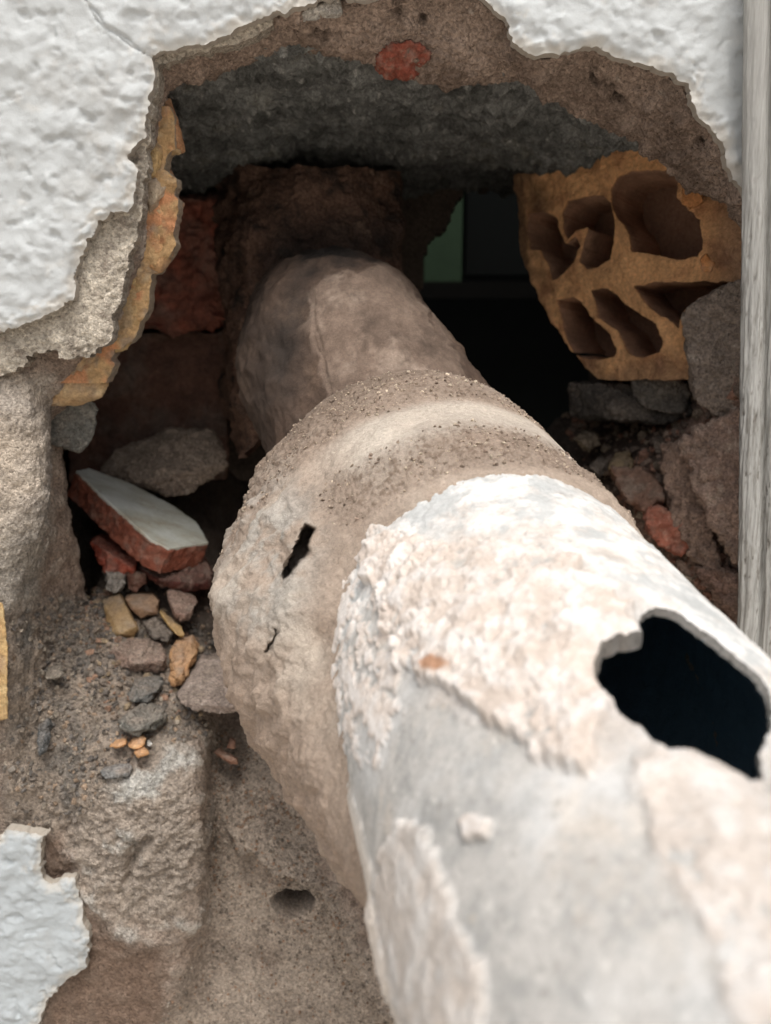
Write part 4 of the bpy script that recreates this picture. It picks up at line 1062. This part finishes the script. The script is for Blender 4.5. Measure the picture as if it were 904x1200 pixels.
rub('mortar_flake', 'dark grey mortar flake between the oval stone and the pale square stone',
    blk([(153,806,.040),(160,796,.046),(180,792,.050),(194,794,.050),(188,808,.040),(176,822,.034),(158,824,.032),(150,818,.034)], .014, (0, -4)), GG, amp=1.6, cat='mortar flake', seed=63)
rub('mortar_flake', 'broad grey green mortar flake at the lip of the ledge',
    blk([(138,846,.022),(152,832,.028),(176,824,.032),(192,830,.030),(196,842,.024),(184,856,.018),(160,862,.014),(142,858,.016)], .014, (0, -4)), cf(lin(124, 122, 114), lin(98, 96, 90), lin(150, 146, 136), 140, 46), amp=2.0, cat='mortar flake', seed=64)
rub('mortar_flake', 'thin rectangular grey flake lying below the orange crumbs',
    blk([(117,904,.004),(126,898,.006),(152,894,.008),(156,900,.006),(152,910,.002),(122,914,.000)], .008, (0, -3)), cf(lin(140, 140, 138), lin(110, 110, 108), lin(164, 162, 158), 160, 47), amp=0.7, cat='mortar flake', seed=65)
rub('mortar_flake', 'dark upright slate coloured flake on the left of the ledge',
    blk([(44,850,.016),(56,842,.018),(60,850,.018),(54,880,.010),(46,886,.008)], .008, (2, -3)), cf(lin(104, 106, 106), lin(84, 86, 86), lin(124, 124, 122), 140, 48), amp=1.3, cat='mortar flake', seed=66)
ORC = cf(lin(214, 156, 96), lin(186, 128, 76), lin(226, 180, 124), 150, 49)
rub('clay_crumb', 'bright orange triangular crumb below its cluster of orange crumbs',
    blk([(157,882,.008),(166,872,.012),(174,880,.010),(175,884,.008),(162,889,.004)], .006, (0, -2)), ORC, M_TERRA, 0.0005, 0.5, cat='clay crumb', seed=67)
rub('clay_crumb', 'longest ragged orange crumb at the top of the ledge cluster',
    blk([(148,874,.012),(154,866,.016),(168,862,.016),(171,866,.014),(168,876,.010),(156,878,.008)], .006, (0, -2)), ORC, M_TERRA, 0.0005, 0.9, cat='clay crumb', seed=68)
rub('clay_crumb', 'flat orange crumb at the left end of the ledge cluster',
    blk([(127,876,.010),(134,870,.012),(148,866,.014),(150,872,.012),(142,876,.010)], .005, (0, -2)), ORC, M_TERRA, 0.0005, 0.9, cat='clay crumb', seed=69)
rub('clay_crumb', 'lone orange crumb on the dirt at the far left of the ledge',
    blk([(23,790,.030),(26,779,.034),(36,780,.034),(39,792,.028),(32,796,.026)], .005, (0, -2)), cf(lin(200, 140, 100), lin(170, 112, 78), lin(216, 170, 130), 150, 50), M_TERRA, 0.0005, 0.5, cat='clay crumb', seed=70)
rub('stone', 'small rounded grey pebble right of the lone orange crumb',
    blk([(51,788,.032),(60,780,.036),(72,780,.036),(76,790,.030),(66,798,.026),(54,797,.026)], .01, (0, -3)), cf(lin(142, 134, 120), lin(112, 104, 94), lin(162, 154, 140), 120, 51), vox=0.0006, amp=1.0, seed=71)
rub('brick_crumb', 'reddish crumb lying in the shaded sand below the pale square stone',
    blk([(250,882,.036),(256,878,.038),(278,890,.034),(280,896,.032),(270,896,.032)], .006, (0, -2)), cf(lin(156, 112, 88), lin(130, 92, 72), lin(170, 126, 100), 150, 52), M_TERRA, 0.0005, 0.6, cat='brick crumb', seed=72)
rub('brick_crumb', 'tiny reddish crumb just above another in the shaded sand',
    blk([(266,876,.040),(271,863,.044),(276,868,.042),(276,878,.038)], .005, (0, -2)), cf(lin(160, 112, 86), lin(130, 92, 72), lin(176, 130, 100), 150, 53), M_TERRA, 0.0005, 0.5, cat='brick crumb', seed=73)
rub('mortar_crumb', 'bright white crumb beside the orange crumbs on the ledge',
    blk([(172,868,.014),(176,866,.015),(179,871,.013),(176,876,.011),(172,874,.012)], .004, (0, -1)), cf(lin(214, 212, 206), lin(190, 188, 180), lin(224, 224, 220), 150, 54), M_MORTAR, 0.0005, 0.4, cat='mortar crumb', seed=74)
# rubble in the dark on the right, behind the pipe
rub('stone', 'yellowish lump of clay in the shade right of the pipe collar',
    blk([(712,548,.13),(722,534,.14),(738,530,.14),(744,544,.135),(740,556,.13),(722,560,.12)], .02, (0, -4)), cf(lin(168, 142, 100), lin(134, 112, 82), lin(182, 158, 120), 90, 55), M_TERRA, amp=1.6, seed=75)
rub('stone', 'smooth brown stone at the back of the hole below the hollow brick',
    blk([(762,516,.13),(776,506,.14),(794,506,.14),(806,518,.13),(800,534,.12),(770,532,.12)], .03, (0, -4)), cf(lin(120, 104, 90), lin(96, 82, 72), lin(138, 122, 106), 70, 56), amp=1.2, seed=76)
rub('stone', 'small dark stone nearest the collar on the right side',
    blk([(690,548,.14),(700,538,.145),(712,540,.145),(714,552,.14),(702,560,.13)], .02, (0, -4)), cf(lin(104, 94, 84), lin(80, 72, 66), lin(122, 112, 100), 70, 57), amp=1.2, seed=77)
rub('stone', 'rounded tan stone in deep shade left of the yellowish lump',
    blk([(672,516,.17),(684,504,.175),(700,508,.17),(704,522,.165),(690,532,.16)], .02, (0, -4)), cf(lin(130, 112, 88), lin(98, 84, 70), lin(146, 128, 104), 70, 58), amp=1.6, seed=78)

# ------------------------------------------------------------------ loose grit: many small crumbs, one object
def grit_field(name, mesh_obj_pts, nrm, n, smin, smax, cols, seed, label, cat='grit'):
    r = np.random.default_rng(seed)
    idx = r.choice(len(mesh_obj_pts), n, replace=True)
    ph = (1 + 5 ** .5) / 2
    ico = np.array([(-1,ph,0),(1,ph,0),(-1,-ph,0),(1,-ph,0),(0,-1,ph),(0,1,ph),(0,-1,-ph),(0,1,-ph),(ph,0,-1),(ph,0,1),(-ph,0,-1),(-ph,0,1)]) / 1.9
    fc = np.array([(0,11,5),(0,5,1),(0,1,7),(0,7,10),(0,10,11),(1,5,9),(5,11,4),(11,10,2),(10,7,6),(7,1,8),(3,9,4),(3,4,2),(3,2,6),(3,6,8),(3,8,9),(4,9,5),(2,4,11),(6,2,10),(8,6,7),(9,8,1)])
    size = smin + (smax - smin) * r.random(n) ** 3.2
    V = ico[None] * (0.62 + 0.76 * r.random((n, 12, 1)))
    V = V * (0.55 + 0.9 * r.random((n, 1, 3)))
    V = V * size[:, None, None] * 0.5
    q = r.normal(size=(n, 3, 3)); q, _ = np.linalg.qr(q); V = V @ q
    V = V + (mesh_obj_pts[idx] + nrm[idx] * size[:, None] * 0.15)[:, None]
    F = fc[None] + (np.arange(n) * 12)[:, None, None]
    c = np.asarray(cols)[r.integers(0, len(cols), n)] * (0.75 + 0.5 * r.random((n, 1)))
    return mesh_np(name, V.reshape(-1, 3), F.reshape(-1, 3), M_MORTAR, None, np.repeat(c, 12, 0), smooth=False, label=label, cat=cat, kind='stuff')
Nd = grid_normals(np.concatenate([Gd[-2:], Gd, Gd[:2]]))[2:-2]
if (Nd * N).sum(-1).mean() < 0: Nd = -Nd
sel = ((m_ledge > 0.5) & (rowt[None, :] > 1.5) & (rowt[None, :] < 5.2) & (Nd[..., 2] > 0.1))
grit_field('loose_grit', Gd[sel], Nd[sel], 4200, 0.0005, 0.0034, [lin(138,126,112), lin(120,110,100), lin(152,140,124), lin(108,102,96), lin(150,128,106), lin(126,118,108)], 5, 'loose grit and crumbs on the dirt ledge left of the pipe')
rubm = sstep(20, -20, sdf_poly(qx, qy, [(100,690),(240,690),(262,770),(230,850),(150,870),(100,800)]))
sel = (rubm > 0.5) & (rowt[None, :] > 1.5) & (rowt[None, :] < 5.4)
grit_field('loose_grit', Gd[sel], Nd[sel], 900, 0.0014, 0.0056, [lin(146,130,114), lin(124,112,100), lin(150,118,96), lin(156,136,108), lin(116,108,100)], 9, 'broken crumbs packed between the rubble pieces beside the collar')
grit_field('loose_grit', COLL[0], COLL[1], 4200, 0.0003, 0.0016, [lin(158,138,120), lin(180,160,138), lin(140,120,104), lin(196,178,154), lin(166,146,126)], 12, 'coarse sandy grit scattered over the top of the mortar collar')
sel = (m_sand > 0.5) & (qy > 840) & (qy < 1230)
grit_field('loose_grit', Gd[sel], Nd[sel], 4200, 0.0005, 0.0020, [SAND, lin(120,108,96), lin(170,156,140), lin(150,120,96)], 6, 'sandy grit on the mortar slope under the pipe')
sel = (m_right > 0.5) & (Nd[..., 2] > 0.2) & (rowt[None, :] > 2)
grit_field('loose_grit', Gd[sel], Nd[sel], 2200, 0.0006, 0.0070, [lin(156,132,114), lin(130,112,98), lin(160,118,96), lin(150,132,112)], 8, 'crumbled masonry in the shade right of the pipe')

# ------------------------------------------------------------------ dim space behind the wall
M_GROUND = mat_vc('bounce_paving', 0.4, 300, 0.9, 0.15, 40, 0.2, 0.001)
def ground():  # ground sheet out of view, added to bounce light up into the hole
    X = np.linspace(-6, 6, 60); Y = np.linspace(-8, 0.6, 50); gx, gy = np.meshgrid(X, Y, indexing='ij')
    P = np.stack([gx, gy, np.full_like(gx, -0.85)], -1)
    mesh_np('ground', P, grid_faces(60, 50), M_GROUND, None, flat(lin(198, 190, 178), gx.size), kind='structure')
ground()
def quadbox(name, x0, x1, y0, y1, z0, z1, col, mat, open_faces=(), kind='structure', **k):
    V = np.array([(x, y, z) for x in (x0, x1) for y in (y0, y1) for z in (z0, z1)], float)
    f = {'x0': (0, 1, 3, 2), 'x1': (4, 6, 7, 5), 'y0': (0, 4, 5, 1), 'y1': (2, 3, 7, 6), 'z0': (0, 2, 6, 4), 'z1': (1, 5, 7, 3)}
    F = np.array([v for kk, v in f.items() if kk not in open_faces])
    return mesh_np(name, V, F, mat, None, flat(col, 8), smooth=False, kind=kind, **k)
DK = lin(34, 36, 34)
# back leaf of the wall with a rough opening
def back_leaf():
    op = np.array([at(a, b, .305)[[0, 2]] for a, b in [(548,222),(640,215),(655,300),(690,380),(700,520),(560,560),(500,480),(494,360),(500,300),(506,284),(524,266),(532,246)]])
    X = np.arange(-.45, .46, .003); Z = np.arange(-.6, .4, .003)
    gx, gz = np.meshgrid(X, Z, indexing='ij'); P = np.stack([gx, np.full_like(gx, .303), gz], -1)
    s = -sdf_poly(gx, gz, op) + fbm(P, 40, 3, .6, 181) * .006
    F = grid_faces(*gx.shape); keep = (s.ravel()[F] < 0).all(1)
    V = P.copy(); V[..., 1] -= fbm(P, 30, 3, .5, 182) * .003
    Vi = P.copy(); Vi[..., 1] += .03
    solid('back_leaf', V.reshape(-1, 3), Vi.reshape(-1, 3), F, keep, M_MORTAR, WALL, flat(lin(84, 72, 62), gx.size))
back_leaf()
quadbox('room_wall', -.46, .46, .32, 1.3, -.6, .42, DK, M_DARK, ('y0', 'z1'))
quadbox('room_ceiling', -.46, .46, .32, .72, .40, .415, DK, M_DARK)  # gap before the next ceiling piece is made up, letting skylight onto the board
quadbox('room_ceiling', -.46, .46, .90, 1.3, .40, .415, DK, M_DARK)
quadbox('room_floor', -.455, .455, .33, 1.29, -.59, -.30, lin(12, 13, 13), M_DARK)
def room_panel(name, p0, p1, Y, th, col, mat, label, cat):
    a = at(p0[0], p0[1], Y); b = at(p1[0], p1[1], Y)
    return quadbox(name, a[0], b[0], Y, Y + th, b[2], a[2], col, mat, (), None, label=label, cat=cat)
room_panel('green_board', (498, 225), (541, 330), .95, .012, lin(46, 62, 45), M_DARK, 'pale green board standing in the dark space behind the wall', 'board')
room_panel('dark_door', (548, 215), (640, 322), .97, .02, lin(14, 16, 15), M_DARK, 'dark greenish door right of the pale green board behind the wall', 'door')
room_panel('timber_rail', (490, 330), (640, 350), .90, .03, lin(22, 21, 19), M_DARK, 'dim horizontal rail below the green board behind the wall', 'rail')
# side skins that close the thickness of the wall above, below and beside the hole
quadbox('wall_core', -.6, .6, .02, .32, -.86, .5, lin(120, 108, 96), M_MORTAR, ('y0', 'y1'))
